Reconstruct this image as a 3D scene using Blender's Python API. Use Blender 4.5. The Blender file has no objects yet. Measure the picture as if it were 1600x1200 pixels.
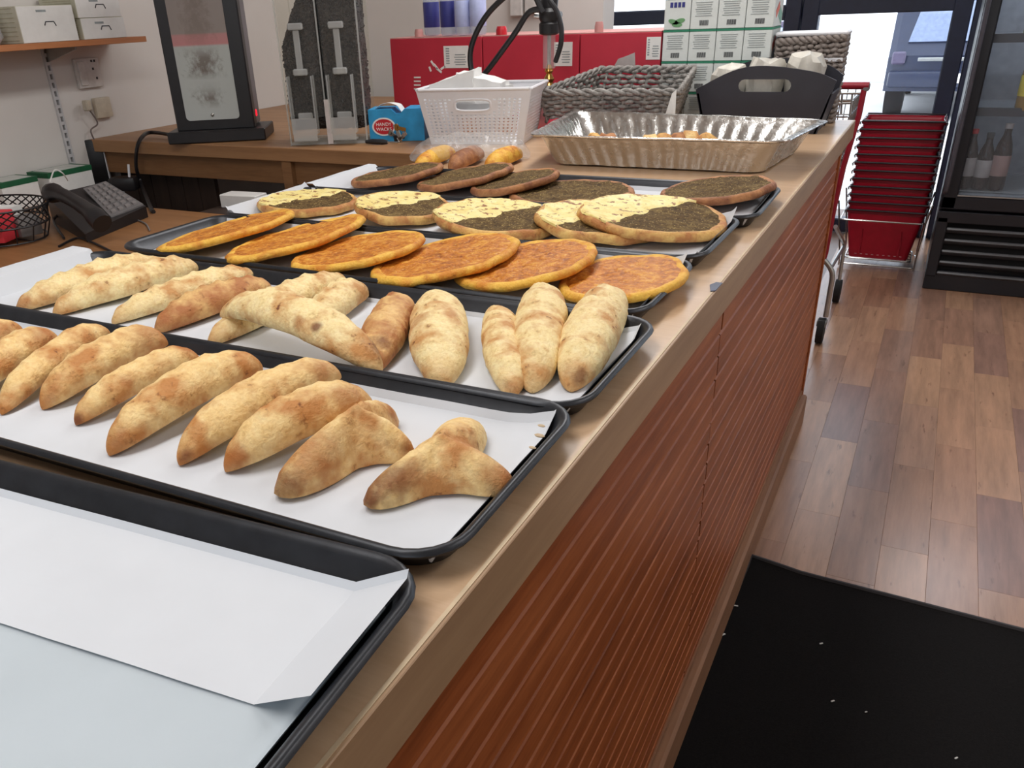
import bpy, bmesh, math, random
from mathutils import Vector, Matrix, noise
sc = bpy.context.scene
COL = sc.collection
rnd = random.Random(7)

# ------------------------------------------------------------------ camera
Rr = [Vector((0.88138798, 0.47062524, -0.04083032)),      # camera right
      Vector((0.18434206, -0.42223737, -0.88754358)),     # camera down
      Vector((-0.43494049, 0.7747435, -0.45891097))]      # camera forward
FPX, PX, PY = 1292.973, 726.001, 678.862
CAM = Vector((0.223959, 0.0, 1.255728))
cd = bpy.data.cameras.new('camera'); cam = bpy.data.objects.new('camera', cd); COL.objects.link(cam)
cd.sensor_width = 36; cd.lens = FPX * 36 / 1600
cd.shift_x = (800 - PX) / 1600; cd.shift_y = (PY - 600) / 1600
cd.clip_start = .02; cd.clip_end = 400
m = Matrix((Rr[0], -Rr[1], -Rr[2])).transposed().to_4x4(); m.translation = CAM
cam.matrix_world = m
sc.camera = cam
sc.view_settings.view_transform = 'Standard'; sc.view_settings.look = 'None'
sc.view_settings.gamma = 1; sc.view_settings.use_curve_mapping = False
sc.view_settings.exposure = 0.14

def at(px, py, z):                       # photograph pixel -> point on the level plane z
    v = (px - PX) * Rr[0] + (py - PY) * Rr[1] + FPX * Rr[2]
    return CAM + v * ((z - CAM.z) / v.z)
def aty(px, py, y):
    v = (px - PX) * Rr[0] + (py - PY) * Rr[1] + FPX * Rr[2]
    return CAM + v * (y / v.y)
def atx(px, py, x):
    v = (px - PX) * Rr[0] + (py - PY) * Rr[1] + FPX * Rr[2]
    return CAM + v * ((x - CAM.x) / v.x)
def pxs(p): return (Vector(p) - CAM).dot(Rr[2]) / FPX     # metres per pixel at a point

# ------------------------------------------------------------------ sky, lights
w = bpy.data.worlds.new('sky'); sc.world = w; w.use_nodes = True
bg = w.node_tree.nodes['Background']; bg.inputs[0].default_value = (.86, .92, 1, 1); bg.inputs[1].default_value = 2.6
def area(name, loc, size, power, col, target=None):
    l = bpy.data.lights.new(name, 'AREA'); l.shape = 'RECTANGLE'; l.size, l.size_y = size; l.energy = power; l.color = col
    o = bpy.data.objects.new(name, l); COL.objects.link(o); o.location = loc
    if target is not None:
        o.rotation_euler = (Vector(target) - Vector(loc)).to_track_quat('-Z', 'Y').to_euler()
    return o
area('ceiling_light', (-.55, .3, 2.32), (.35, 1.5), 15, (1, .975, .95))
area('ceiling_light', (-.6, 2.7, 2.32), (.35, 1.8), 22.5, (1, .98, .96))
area('ceiling_light', (1.3, 1.7, 2.32), (.35, 1.8), 14, (1, .97, .94))
area('window_daylight', (.1, -1.9, 1.75), (1.6, 1.1), 12, (.84, .92, 1), (-.4, .8, .9))

# ------------------------------------------------------------------ materials
def lin(c): return c / 12.92 if c <= .04045 else ((c + .055) / 1.055) ** 2.4
def rgb(r, g, b): return (lin(r / 255), lin(g / 255), lin(b / 255), 1)
class NT:
    def __init__(s, name):
        s.m = bpy.data.materials.new(name); s.m.use_nodes = True; s.nt = s.m.node_tree
        s.b = s.nt.nodes['Principled BSDF']; s.out = s.nt.nodes['Material Output']
    def n(s, t, **kw):
        n = s.nt.nodes.new(t)
        for k, v in kw.items(): setattr(n, k, v)
        return n
    def l(s, a, b): s.nt.links.new(a, b)
    def coord(s, kind='Object', scale=(1, 1, 1), rand=False):
        tc = s.n('ShaderNodeTexCoord'); mp = s.n('ShaderNodeMapping'); mp.inputs['Scale'].default_value = scale
        s.l(tc.outputs[kind], mp.inputs[0])
        if rand:
            oi = s.n('ShaderNodeObjectInfo'); mul = s.n('ShaderNodeMath', operation='MULTIPLY'); mul.inputs[1].default_value = 37
            s.l(oi.outputs['Random'], mul.inputs[0]); s.l(mul.outputs[0], mp.inputs['Location'])
        return mp.outputs[0]
    def noise(s, vec, scale, detail=3, rough=.55):
        n = s.n('ShaderNodeTexNoise'); n.inputs['Scale'].default_value = scale; n.inputs['Detail'].default_value = detail
        n.inputs['Roughness'].default_value = rough; s.l(vec, n.inputs['Vector']); return n.outputs['Fac']
    def ramp(s, fac, stops, interp='LINEAR'):
        r = s.n('ShaderNodeValToRGB'); r.color_ramp.interpolation = interp
        e = r.color_ramp.elements
        while len(e) < len(stops): e.new(.5)
        for x, (p, c) in zip(e, stops):
            x.position = p; x.color = c if isinstance(c, tuple) else (c, c, c, 1)
        s.l(fac, r.inputs[0]); return r.outputs[0]
    def mix(s, fac, a, b, blend='MIX'):
        n = s.n('ShaderNodeMix', data_type='RGBA', blend_type=blend)
        for sock, v in ((n.inputs[0], fac), (n.inputs[6], a), (n.inputs[7], b)):
            if hasattr(v, 'is_linked') or hasattr(v, 'links'): s.l(v, sock)
            else: sock.default_value = v
        return n.outputs[2]
    def math(s, op, a, b=0.0):
        n = s.n('ShaderNodeMath', operation=op)
        for sock, v in ((n.inputs[0], a), (n.inputs[1], b)):
            if hasattr(v, 'links'): s.l(v, sock)
            else: sock.default_value = v
        return n.outputs[0]
    def bump(s, h, strength, dist=.002):
        n = s.n('ShaderNodeBump'); n.inputs['Strength'].default_value = strength; n.inputs['Distance'].default_value = dist
        s.l(h, n.inputs['Height']); s.l(n.outputs[0], s.b.inputs['Normal'])
    def color(s, c):
        if hasattr(c, 'links'): s.l(c, s.b.inputs['Base Color'])
        else: s.b.inputs['Base Color'].default_value = c
    def set(s, **kw):
        for k, v in kw.items():
            i = s.b.inputs[k.replace('_', ' ')]
            if hasattr(v, 'links'): s.l(v, i)
            else: i.default_value = v
MATS = {}
def plain(name, c, rough=.5, metal=0., var=.12, scale=30, bump=0., bscale=120, stretch=(1, 1, 1), spec=.5, rand=False):
    if name in MATS: return MATS[name]
    t = NT(name); v = t.coord('Object', stretch, rand)
    f = t.noise(v, scale)
    a = tuple(x * (1 - var) for x in c[:3]) + (1,); b = tuple(min(1, x * (1 + var)) for x in c[:3]) + (1,)
    t.color(t.ramp(f, [(.3, a), (.7, b)])); t.set(Roughness=rough, Metallic=metal, Specular_IOR_Level=spec)
    if bump: t.bump(t.noise(v, bscale, 4), bump)
    MATS[name] = t.m; return t.m
def emit(name, c, strength):
    t = NT(name); t.color(c); t.set(Emission_Color=c, Emission_Strength=strength); MATS[name] = t.m; return t.m
def clear(name, tint, amount=.12, rough=.08):             # thin clear plastic / glass sheet
    t = NT(name); tr = t.n('ShaderNodeBsdfTransparent'); tr.inputs[0].default_value = tint
    t.color((.8, .82, .84, 1)); t.set(Roughness=rough, Specular_IOR_Level=.6)
    mx = t.n('ShaderNodeMixShader'); mx.inputs[0].default_value = amount
    t.l(tr.outputs[0], mx.inputs[1]); t.l(t.b.outputs[0], mx.inputs[2]); t.l(mx.outputs[0], t.out.inputs[0])
    MATS[name] = t.m; return t.m
def wood(name, a, b, c, scale=1., along='y', rough=.35, grain=1., spec=.5, rand=True, bump=.08):
    t = NT(name)
    st = {'x': (1.2, 14, 14), 'y': (14, 1.2, 14), 'z': (14, 14, 1.2)}[along]
    v = t.coord('Object', st, rand)
    f1 = t.noise(v, 2.2 * scale, 5, .6); v2 = t.coord('Object', tuple(x * 5 for x in st), rand); f2 = t.noise(v2, 3 * scale, 3)
    base = t.ramp(f1, [(.28, a), (.5, b), (.72, c)])
    t.color(t.mix(.35 * grain, base, t.ramp(f2, [(.3, a), (.7, c)]), 'MIX'))
    t.set(Roughness=rough, Specular_IOR_Level=spec)
    if bump: t.bump(f2, bump, .001)
    MATS[name] = t.m; return t.m
def crust(name, base, tan, brown, dark, tips=.8, patch=.55, spots=.5, scale=16.):
    t = NT(name); v = t.coord('Object', (1, 1, 1), True); g = t.n('ShaderNodeTexCoord')
    sep = t.n('ShaderNodeSeparateXYZ'); t.l(g.outputs['Generated'], sep.inputs[0])
    d = t.math('MULTIPLY', t.math('ABSOLUTE', t.math('SUBTRACT', sep.outputs[0], .5)), 2.)
    n1 = t.noise(v, scale, 3, .55); n2 = t.noise(v, scale * 3.2, 4, .6); n3 = t.noise(v, scale * 9, 3)
    tipf = t.ramp(t.math('ADD', d, t.math('MULTIPLY', t.math('SUBTRACT', n1, .5), .7)), [(.62, 0.), (.98, tips)])
    pf = t.ramp(n1, [(patch - .08, 0.), (patch + .12, 1.)])
    sf = t.ramp(n2, [(.60, 0.), (.72, spots)])
    c = t.mix(t.ramp(n2, [(.3, .0), (.7, .75)]), base, tan)
    c = t.mix(t.math('MULTIPLY', pf, .85), c, brown)
    c = t.mix(t.math('MULTIPLY', tipf, .9), c, brown)
    c = t.mix(t.math('MULTIPLY', sf, t.math('ADD', pf, .25)), c, dark)
    c = t.mix(t.ramp(n3, [(.35, .18), (.55, 0.)]), c, brown)
    c = t.mix(t.ramp(t.math('ADD', d, t.math('MULTIPLY', n2, .3)), [(1.08, 0.), (1.22, tips)]), c, dark)
    t.color(c); t.set(Roughness=.62, Specular_IOR_Level=.35)
    hh = t.math('ADD', t.math('MULTIPLY', n2, .7), t.math('MULTIPLY', n3, .4)); t.bump(hh, .8, .004)
    MATS[name] = t.m; return t.m
def topping(name, stops, scale=60., bump=.9, rough=.7, speck=None, spec=.3, spots=None):
    t = NT(name); v = t.coord('Object', (1, 1, 1), True)
    n1 = t.noise(v, scale, 4, .65); n2 = t.noise(v, scale * .22, 3)
    c = t.ramp(t.math('ADD', t.math('MULTIPLY', n1, .65), t.math('MULTIPLY', n2, .35)), stops)
    if speck:
        vo = t.n('ShaderNodeTexVoronoi'); vo.inputs['Scale'].default_value = speck[1]; t.l(v, vo.inputs['Vector'])
        c = t.mix(t.ramp(vo.outputs['Distance'], [(.12, speck[2]), (.26, 0.)]), c, speck[0])
    if spots:
        n4 = t.noise(v, spots[1], 3, .6)
        c = t.mix(t.ramp(n4, [(spots[2], 0.), (spots[2] + .07, .92)]), c, spots[0])
    t.color(c); t.set(Roughness=rough, Specular_IOR_Level=spec); t.bump(n1, bump, .004)
    MATS[name] = t.m; return t.m

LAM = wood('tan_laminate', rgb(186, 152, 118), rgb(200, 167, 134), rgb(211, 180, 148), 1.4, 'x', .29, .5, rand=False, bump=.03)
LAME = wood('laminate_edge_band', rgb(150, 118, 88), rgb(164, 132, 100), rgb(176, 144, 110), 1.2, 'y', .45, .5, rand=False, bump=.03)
SEAM = plain('pale_seam', rgb(205, 182, 150), .5)
SLAT = wood('varnished_red_pine', rgb(112, 52, 20), rgb(152, 80, 38), rgb(180, 106, 60), 1., 'y', .46, .8, spec=.3)
SKIRT = wood('worn_skirting', rgb(120, 82, 56), rgb(140, 99, 70), rgb(156, 113, 82), 1., 'y', .6, .6)
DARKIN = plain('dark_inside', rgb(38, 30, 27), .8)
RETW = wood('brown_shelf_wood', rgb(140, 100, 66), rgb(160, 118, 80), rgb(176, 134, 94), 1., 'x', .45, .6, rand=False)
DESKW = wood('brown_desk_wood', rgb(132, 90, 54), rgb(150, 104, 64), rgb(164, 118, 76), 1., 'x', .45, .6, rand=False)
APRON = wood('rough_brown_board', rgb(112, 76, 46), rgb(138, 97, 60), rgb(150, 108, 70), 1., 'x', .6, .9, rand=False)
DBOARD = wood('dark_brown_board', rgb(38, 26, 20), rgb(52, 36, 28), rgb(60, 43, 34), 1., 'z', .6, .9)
WALLM = plain('painted_wall', rgb(218, 214, 210), .8, 0, .04, 3, .1, 60)
CEILM = plain('white_ceiling', rgb(225, 222, 216), .9, 0, .03)
PAN = plain('dark_pan_metal', rgb(48, 50, 55), .36, .45, .2, 40, .05, 200)
PAPER = plain('white_baking_paper', rgb(214, 218, 224), .75, 0, .03, 9, .25, 22)
PAPER1 = plain('grey_baking_paper', rgb(192, 202, 209), .75, 0, .03, 9, .25, 22)  # base sheet of the nearest tray, a darker grey than PAPER
BLK = plain('black_plastic', rgb(30, 29, 32), .4, 0, .15)
BLKM = plain('matt_black', rgb(24, 22, 23), .85, 0, .2)
RED = plain('red_card', rgb(188, 44, 64), .55, 0, .06, 10)
REDTOP = plain('red_card_inner', rgb(205, 150, 146), .7, 0, .06)
WHT = plain('white_plastic', rgb(232, 233, 238), .4, 0, .03)
WHTP = plain('white_paper', rgb(232, 232, 230), .8, 0, .04)
CREAM = plain('cream_card', rgb(205, 203, 184), .8, 0, .06)
GREY = plain('grey_plastic', rgb(128, 126, 126), .5, 0, .08)
STEEL = plain('brushed_steel', rgb(190, 192, 190), .32, .9, .1, 20)
CHROME = plain('chrome_wire', rgb(190, 188, 186), .22, .95, .06)
GOLD = plain('brass', rgb(205, 160, 90), .2, .95, .06)
INK = plain('black_ink', rgb(50, 50, 55), .7)
INKG = plain('grey_ink', rgb(150, 158, 160), .7)
GRN = plain('green_card', rgb(46, 130, 100), .6)
DGRN = plain('dark_green_card', rgb(24, 92, 58), .6)
BLUE = plain('blue_card', rgb(42, 150, 205), .5)
NAVY = plain('navy_label', rgb(52, 56, 130), .5)
REDG = plain('gloss_red', rgb(190, 32, 44), .35)
PINK = plain('pink_red_film', rgb(226, 72, 92), .35, 0, .1)
REDPL = plain('basket_red_plastic', rgb(168, 16, 42), .4, 0, .08)
CARTRED = plain('cart_red_paint', rgb(150, 26, 44), .4)
ACRY = clear('clear_acrylic', (.96, .96, .94, 1), .035)
ACRYE = clear('acrylic_edge', (.9, .9, .86, 1), .30, .12)
FILM = clear('cellophane', (.97, .97, .97, 1), .20, .12)
GLASS = clear('window_glass', (.96, .98, 1, 1), .04, .03)
FGLASS = clear('fridge_glass', (.92, .95, .98, 1), .05, .05)
SHISHA = clear('red_glass', (.9, .35, .4, 1), .35, .08)
HORN = crust('golden_crust', rgb(247, 219, 160), rgb(234, 190, 118), rgb(186, 116, 54), rgb(98, 50, 30), .95, .52, .8, 26)
BOAT = crust('pale_crust', rgb(252, 234, 182), rgb(240, 210, 142), rgb(198, 136, 74), rgb(112, 64, 42), .6, .55, 1., 30)
BROWNB = crust('browned_crust', rgb(236, 200, 136), rgb(216, 164, 102), rgb(172, 104, 60), rgb(112, 60, 40), .8, .46, .8, 26)
ORIM = crust('yellow_bread_rim', rgb(244, 200, 92), rgb(234, 174, 56), rgb(206, 124, 40), rgb(140, 76, 32), .25, .53, .7, 30)
CRIM = crust('cheese_bread_rim', rgb(232, 196, 120), rgb(216, 164, 92), rgb(182, 116, 68), rgb(104, 56, 38), .3, .49, .8, 30)
ZRIM = crust('browned_bread_rim', rgb(196, 140, 90), rgb(172, 114, 72), rgb(132, 82, 56), rgb(84, 54, 40), .2, .48, .6, 26)
OTOP = topping('orange_pepper_paste', [(.34, rgb(150, 80, 18)), (.5, rgb(204, 124, 34)), (.64, rgb(232, 170, 70))], 95, 1., .5, (rgb(244, 190, 104), 120, .6), .4, (rgb(136, 60, 20), 60, .66))
CTOP = topping('melted_cheese', [(.3, rgb(226, 198, 112)), (.5, rgb(244, 226, 150)), (.7, rgb(250, 240, 190))], 55, .7, .55, None, .4, (rgb(140, 78, 40), 70, .565))
ZTOP = topping('zaatar_herbs', [(.34, rgb(58, 42, 24)), (.5, rgb(98, 76, 44)), (.64, rgb(132, 110, 68))], 130, 1., .8, (rgb(196, 172, 112), 170, .8), .2)
BEANS = topping('dark_coffee_beans', [(.3, rgb(24, 18, 16)), (.5, rgb(44, 36, 32)), (.7, rgb(84, 74, 68))], 110, 1., .45, None, .4)

# ------------------------------------------------------------------ object helpers
def basis_chain(o):
    M = o.matrix_basis.copy()
    while o.parent: o = o.parent; M = o.matrix_basis @ M
    return M
def props(o, label=None, cat=None, group=None, kind=None):
    if label: o['label'] = label
    if cat: o['category'] = cat
    if group: o['group'] = group
    if kind: o['kind'] = kind
    return o
def thing(name, label, cat, loc=(0, 0, 0), rz=0., group=None):
    o = bpy.data.objects.new(name, None); COL.objects.link(o); o.empty_display_size = .02
    o.location = loc; o.rotation_euler = (0, 0, rz)
    return props(o, label, cat, group)
class MB:
    def __init__(s, M=None): s.bm = bmesh.new(); s.M = M
    def box(s, c, size, R=None, bev=0., seg=1):
        r = bmesh.ops.create_cube(s.bm, size=1.); vs = r['verts']
        for v in vs:
            p = Vector((v.co.x * size[0], v.co.y * size[1], v.co.z * size[2]))
            v.co = (R @ p if R else p) + Vector(c)
        if bev:
            es = list({e for v in vs for e in v.link_edges})
            bmesh.ops.bevel(s.bm, geom=es, offset=bev, segments=seg, affect='EDGES', profile=.5)
        return s
    def hexa(s, b, t):                                    # bottom quad, top quad (4 points each)
        vs = [s.bm.verts.new(p) for p in list(b) + list(t)]
        for f in ((3, 2, 1, 0), (4, 5, 6, 7), (0, 1, 5, 4), (1, 2, 6, 5), (2, 3, 7, 6), (3, 0, 4, 7)):
            s.bm.faces.new([vs[i] for i in f])
        return s
    def tube(s, pts, r, seg=8, closed=False, caps=True):
        pts = [Vector(p) for p in pts]; n = len(pts); rings = []
        rr = r if isinstance(r, (list, tuple)) else [r] * n
        up = None
        for i in range(n):
            a = pts[(i - 1) % n] if (closed or i > 0) else pts[i]; b = pts[(i + 1) % n] if (closed or i < n - 1) else pts[i]
            d = (b - a).normalized() if (b - a).length > 1e-9 else Vector((0, 0, 1))
            if up is None: up = d.orthogonal().normalized()
            up = (up - d * up.dot(d)); up = up.normalized() if up.length > 1e-6 else d.orthogonal().normalized()
            q = d.cross(up)
            rings.append([s.bm.verts.new(pts[i] + (up * math.cos(2 * math.pi * k / seg) + q * math.sin(2 * math.pi * k / seg)) * rr[i]) for k in range(seg)])
        for i in range(n if closed else n - 1):
            A, B = rings[i], rings[(i + 1) % n]
            for k in range(seg): s.bm.faces.new((A[k], A[(k + 1) % seg], B[(k + 1) % seg], B[k]))
        if caps and not closed:
            s.bm.faces.new(rings[0][::-1]); s.bm.faces.new(rings[-1])
        return s
    def lathe(s, prof, c=(0, 0, 0), seg=20, sx=1., sy=1., R=None, cap=True):
        c = Vector(c); rings = []
        for r, z in prof:
            ring = []
            for k in range(seg):
                p = Vector((r * sx * math.cos(2 * math.pi * k / seg), r * sy * math.sin(2 * math.pi * k / seg), z))
                ring.append(s.bm.verts.new((R @ p if R else p) + c))
            rings.append(ring)
        for A, B in zip(rings, rings[1:]):
            for k in range(seg): s.bm.faces.new((A[k], A[(k + 1) % seg], B[(k + 1) % seg], B[k]))
        if cap:
            s.bm.faces.new(rings[0][::-1]); s.bm.faces.new(rings[-1])
        return s
    def loops(s, loops, cap0=True, cap1=True):            # stack of equal-length closed point loops
        rings = [[s.bm.verts.new(p) for p in L] for L in loops]
        for A, B in zip(rings, rings[1:]):
            n = len(A)
            for k in range(n): s.bm.faces.new((A[k], A[(k + 1) % n], B[(k + 1) % n], B[k]))
        if cap0: s.bm.faces.new(rings[0][::-1])
        if cap1: s.bm.faces.new(rings[-1])
        return s
    def grid(s, fn, nu, nv, skip=None):
        V = [[s.bm.verts.new(fn(i / nu, j / nv)) for j in range(nv + 1)] for i in range(nu + 1)]
        for i in range(nu):
            for j in range(nv):
                if skip and skip(i, j): continue
                s.bm.faces.new((V[i][j], V[i + 1][j], V[i + 1][j + 1], V[i][j + 1]))
        return s
    def prism(s, outline, off):
        a = [Vector(p) for p in outline]; return s.loops([a, [p + Vector(off) for p in a]])
    def build(s, name, mat, parent=None, smooth=True, angle=.6, solid=0., world=True, label=None, kind=None, recenter=True):
        """world=True: vertices are world points; world=False: local to the parent."""
        bmesh.ops.recalc_face_normals(s.bm, faces=s.bm.faces)
        loc = None
        if parent is not None and world: s.bm.transform(basis_chain(parent).inverted())
        elif parent is None and recenter and s.bm.verts:
            xs = [v.co for v in s.bm.verts]
            loc = Vector(((min(p.x for p in xs) + max(p.x for p in xs)) / 2, (min(p.y for p in xs) + max(p.y for p in xs)) / 2, min(p.z for p in xs)))
            s.bm.transform(Matrix.Translation(-loc))
        me = bpy.data.meshes.new(name); s.bm.to_mesh(me); s.bm.free()
        if smooth and len(me.polygons):
            me.polygons.foreach_set('use_smooth', [True] * len(me.polygons)); me.set_sharp_from_angle(angle=angle)
        me.materials.append(mat)
        o = bpy.data.objects.new(name, me); COL.objects.link(o)
        if loc is not None: o.location = loc
        if parent is not None: o.parent = parent
        if solid:
            md = o.modifiers.new('thickness', 'SOLIDIFY'); md.thickness = solid; md.offset = 0
        if label: o['label'] = label
        if kind: o['kind'] = kind
        return o
def copy_tree(o, parent=None, label=None):
    c = o.copy(); COL.objects.link(c)
    if parent is not None: c.parent = parent
    if label: c['label'] = label
    for ch in list(o.children): copy_tree(ch, c)
    return c
def rrect(x0, x1, y0, y1, r, z, n=6):
    out = []
    for cx, cy, a0 in ((x1 - r, y1 - r, 0), (x0 + r, y1 - r, 90), (x0 + r, y0 + r, 180), (x1 - r, y0 + r, 270)):
        for k in range(n + 1):
            a = math.radians(a0 + 90 * k / n); out.append(Vector((cx + r * math.cos(a), cy + r * math.sin(a), z)))
    return out
def catmull(pts, n=8, closed=False):
    P = [Vector(p) for p in pts]; out = []; N = len(P)
    for i in range(N if closed else N - 1):
        g = (lambda j: P[j % N]) if closed else (lambda j: P[max(0, min(N - 1, j))])
        a, b, c, d = g(i - 1), g(i), g(i + 1), g(i + 2)
        for k in range(n):
            t = k / n
            out.append(.5 * ((2 * b) + (c - a) * t + (2 * a - 5 * b + 4 * c - d) * t * t + (3 * b - a - 3 * c + d) * t ** 3))
    if not closed: out.append(P[-1])
    return out
def text(s, size, mat, parent, M, name='lettering', depth=.0004, sx=1.):
    cu = bpy.data.curves.new('t', 'FONT'); cu.body = s; cu.size = size; cu.extrude = depth; cu.align_x = 'CENTER'; cu.align_y = 'CENTER'
    to = bpy.data.objects.new('t', cu); COL.objects.link(to)
    dg = bpy.context.evaluated_depsgraph_get(); dg.update()
    me = bpy.data.meshes.new_from_object(to.evaluated_get(dg)); bpy.data.objects.remove(to)
    me.transform(M @ Matrix.Diagonal((sx, 1, 1, 1))); me.transform(basis_chain(parent).inverted())
    me.materials.clear(); me.materials.append(mat)
    o = bpy.data.objects.new(name, me); COL.objects.link(o); o.parent = parent
    return o
def frame(o, x, z):                                       # matrix with local x and local z (facing) directions
    x = Vector(x).normalized(); z = Vector(z); z = (z - x * z.dot(x)).normalized(); y = z.cross(x)
    M = Matrix((x, y, z)).transposed().to_4x4(); M.translation = Vector(o); return M
def struct(name, mb, mat, parent=None, **k):
    o = mb.build(name, mat, parent, **k)
    if parent is None: o['kind'] = 'structure'
    return o
rotz = lambda a: Matrix.Rotation(a, 3, 'Z')
WT = .900                                                 # worktop height
WALLX = -2.365

# ------------------------------------------------------------------ room shell
fl = struct('floor', MB().box((.0, 1.6, -.029), (5.4, 8.6, .05)), plain('floor_base', rgb(104, 74, 56), .4))
t = NT('laminate_planks')
oi = t.n('ShaderNodeObjectInfo')
v = t.coord('Object', (16, 1.6, 16), True); f1 = t.noise(v, 2.4, 5, .62); v2 = t.coord('Object', (30, 5, 30), True); f2 = t.noise(v2, 2, 3)
c = t.ramp(oi.outputs['Random'], [(0, rgb(146, 110, 88)), (.25, rgb(172, 134, 106)), (.5, rgb(156, 118, 94)), (.75, rgb(130, 98, 86)), (1, rgb(182, 144, 114))])
c = t.mix(.55, c, t.ramp(f1, [(.3, (.35, .35, .35, 1)), (.7, (.75, .72, .7, 1))]), 'OVERLAY')
c = t.mix(t.ramp(f2, [(.66, 0.), (.74, .5)]), c, rgb(84, 56, 44))
t.color(c); t.set(Roughness=.27, Specular_IOR_Level=.5); t.bump(f1, .05, .001); PLANK = t.m
pw, pl_ = .107, .46
pm = None
for i in range(20):
    x = -.135 + i * pw; off = ((i * 7) % 5) / 5 * pl_
    for j in range(12):
        y = .35 + off + j * pl_
        if y > 5.2 or len(fl.children) >= 300: continue
        if x + pw < .0 and y + pl_ < 2.6: continue
        if pm is None:
            o = MB().box((0, 0, -.0022), (pw - .0004, pl_ - .0004, .0044), bev=.0003).build('plank', PLANK, fl, world=False); pm = o
        else:
            o = pm.copy(); COL.objects.link(o)
        o.location = Vector((x + pw / 2, y + pl_ / 2, 0)) - fl.location
struct('wall_left', MB().box((WALLX - .05, 1.7, 1.15), (.1, 7.5, 2.3)), WALLM)
struct('wall_back', MB().box((WALLX / 2 - .55, 3.78, 1.15), (-WALLX - 1.1 + .0, .14, 2.3)), WALLM)
struct('wall_right', MB().box((2.25, 1.7, 1.15), (.1, 7.5, 2.3)), WALLM)
struct('wall_rear', MB().box((-.05, -2.1, 1.15), (4.6, .1, 2.3)), WALLM)
struct('ceiling', MB().box((-.05, 1.7, 2.38), (4.8, 7.7, .06)), CEILM)
FR = plain('dark_window_frame', rgb(34, 38, 58), .45)
SY = 5.3
def shopfront(name, x0, x1, zs, sill, mull=()):
    fr = MB()
    W = .085
    for x in (x0 + W / 2, x1 - W / 2) + tuple(mull): fr.box((x, SY, (sill + 2.35) / 2), (W, .09, 2.35 - sill), bev=.006)
    for z in (sill + .04, zs, 2.30): fr.box(((x0 + x1) / 2, SY, z), (x1 - x0, .08, .075), bev=.006)
    o = struct(name, fr, FR)
    MB().box(((x0 + x1) / 2, SY + .005, (sill + zs) / 2), (x1 - x0 - .1, .008, zs - sill - .1)).build('pane', GLASS, o)
    MB().box(((x0 + x1) / 2, SY + .005, (2.3 + zs) / 2), (x1 - x0 - .1, .008, 2.3 - zs - .1)).build('pane', GLASS, o)
    return o
shopfront('window_1', -2.36, -.535, 1.155, .62)
struct('wall_front', MB().box((-1.45, SY, .31), (1.83, .1, .62)), WALLM)
shopfront('door_1', -.53, .27, 1.175, .0)
shopfront('window_2', .28, 2.2, 1.175, .0, (1.2,))
# outside
struct('trim_1', MB().box((0, 25.5, -.06), (60, 40, .1)), plain('sunlit_pavement', rgb(225, 224, 222), .8, 0, .06, 2), label='pale concrete pavement outside the shop window')
struct('trim_2', MB().box((0, 14.9, -.005), (60, .25, .02), bev=.006), plain('kerb_stone', rgb(196, 197, 200), .8))

# ------------------------------------------------------------------ main counter
CT = thing('serving_counter', 'long serving counter with tan laminate top and grooved red pine front', 'counter', (-.47, 1.2, 0))
CX0 = -.93
MB().box(((CX0 - .004) / 2, 1.06, WT - .012), (-CX0 - .004, 3.72, .024), bev=.0008).build('countertop', LAM, CT)
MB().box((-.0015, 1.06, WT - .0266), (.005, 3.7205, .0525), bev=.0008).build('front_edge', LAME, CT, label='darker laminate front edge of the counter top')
MB().box((-.0034, 1.06, WT - .0003), (.0032, 3.719, .0014)).build('edge_seam', SEAM, CT)
MB().box((CX0 / 2 - .02, .92, .43), (-CX0 - .09, 3.36, .82)).build('carcass', DARKIN, CT)
PITCH, NS = .0372, 20
def slats(y0, y1, end):
    mb = None
    for i in range(NS):
        zt = .846 - i * PITCH; h = PITCH - .0012
        prof = [(-.02, zt), (-.0105, zt), (-.0045, zt - .0052), (-.0045, zt - h), (-.02, zt - h)]
        jag = rnd.uniform(-.004, .004)
        a = y0 + (jag if end == 1 else 0) ; b = y1 + (jag - .003 if end == 0 else 0)
        MB().prism([(p[0], a, p[1]) for p in prof], (0, b - a, 0)).build('slat', SLAT, CT, smooth=False)
slats(-.78, 1.205, 0); slats(1.206, 2.64, 1)
MB().box((-.016, .93, .06), (.03, 3.42, .12)).build('kick_board', SKIRT, CT)
MB().box((.004, .92, .052), (.022, 3.43, .104), bev=.006).build('skirting', SKIRT, CT, label='worn tan skirting board along the floor')
MB().box((CX0 / 2, 2.632, .43), (-CX0 - .04, .018, .83)).build('end_panel', SLAT, CT)
MB().box((-.006, 2.633, .43), (.014, .022, .84), bev=.002).build('corner_strip', SLAT, CT)
st = props(MB().prism([at(x, y, WT + .0005) for x, y in ((1109, 446), (1119, 442), (1129, 443), (1118, 455), (1110, 456))], (0, 0, .0012)).build('sticker', plain('dark_blue_sticker', rgb(52, 58, 86), .4), None), 'small torn dark blue sticker on the counter edge', 'sticker')

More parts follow.
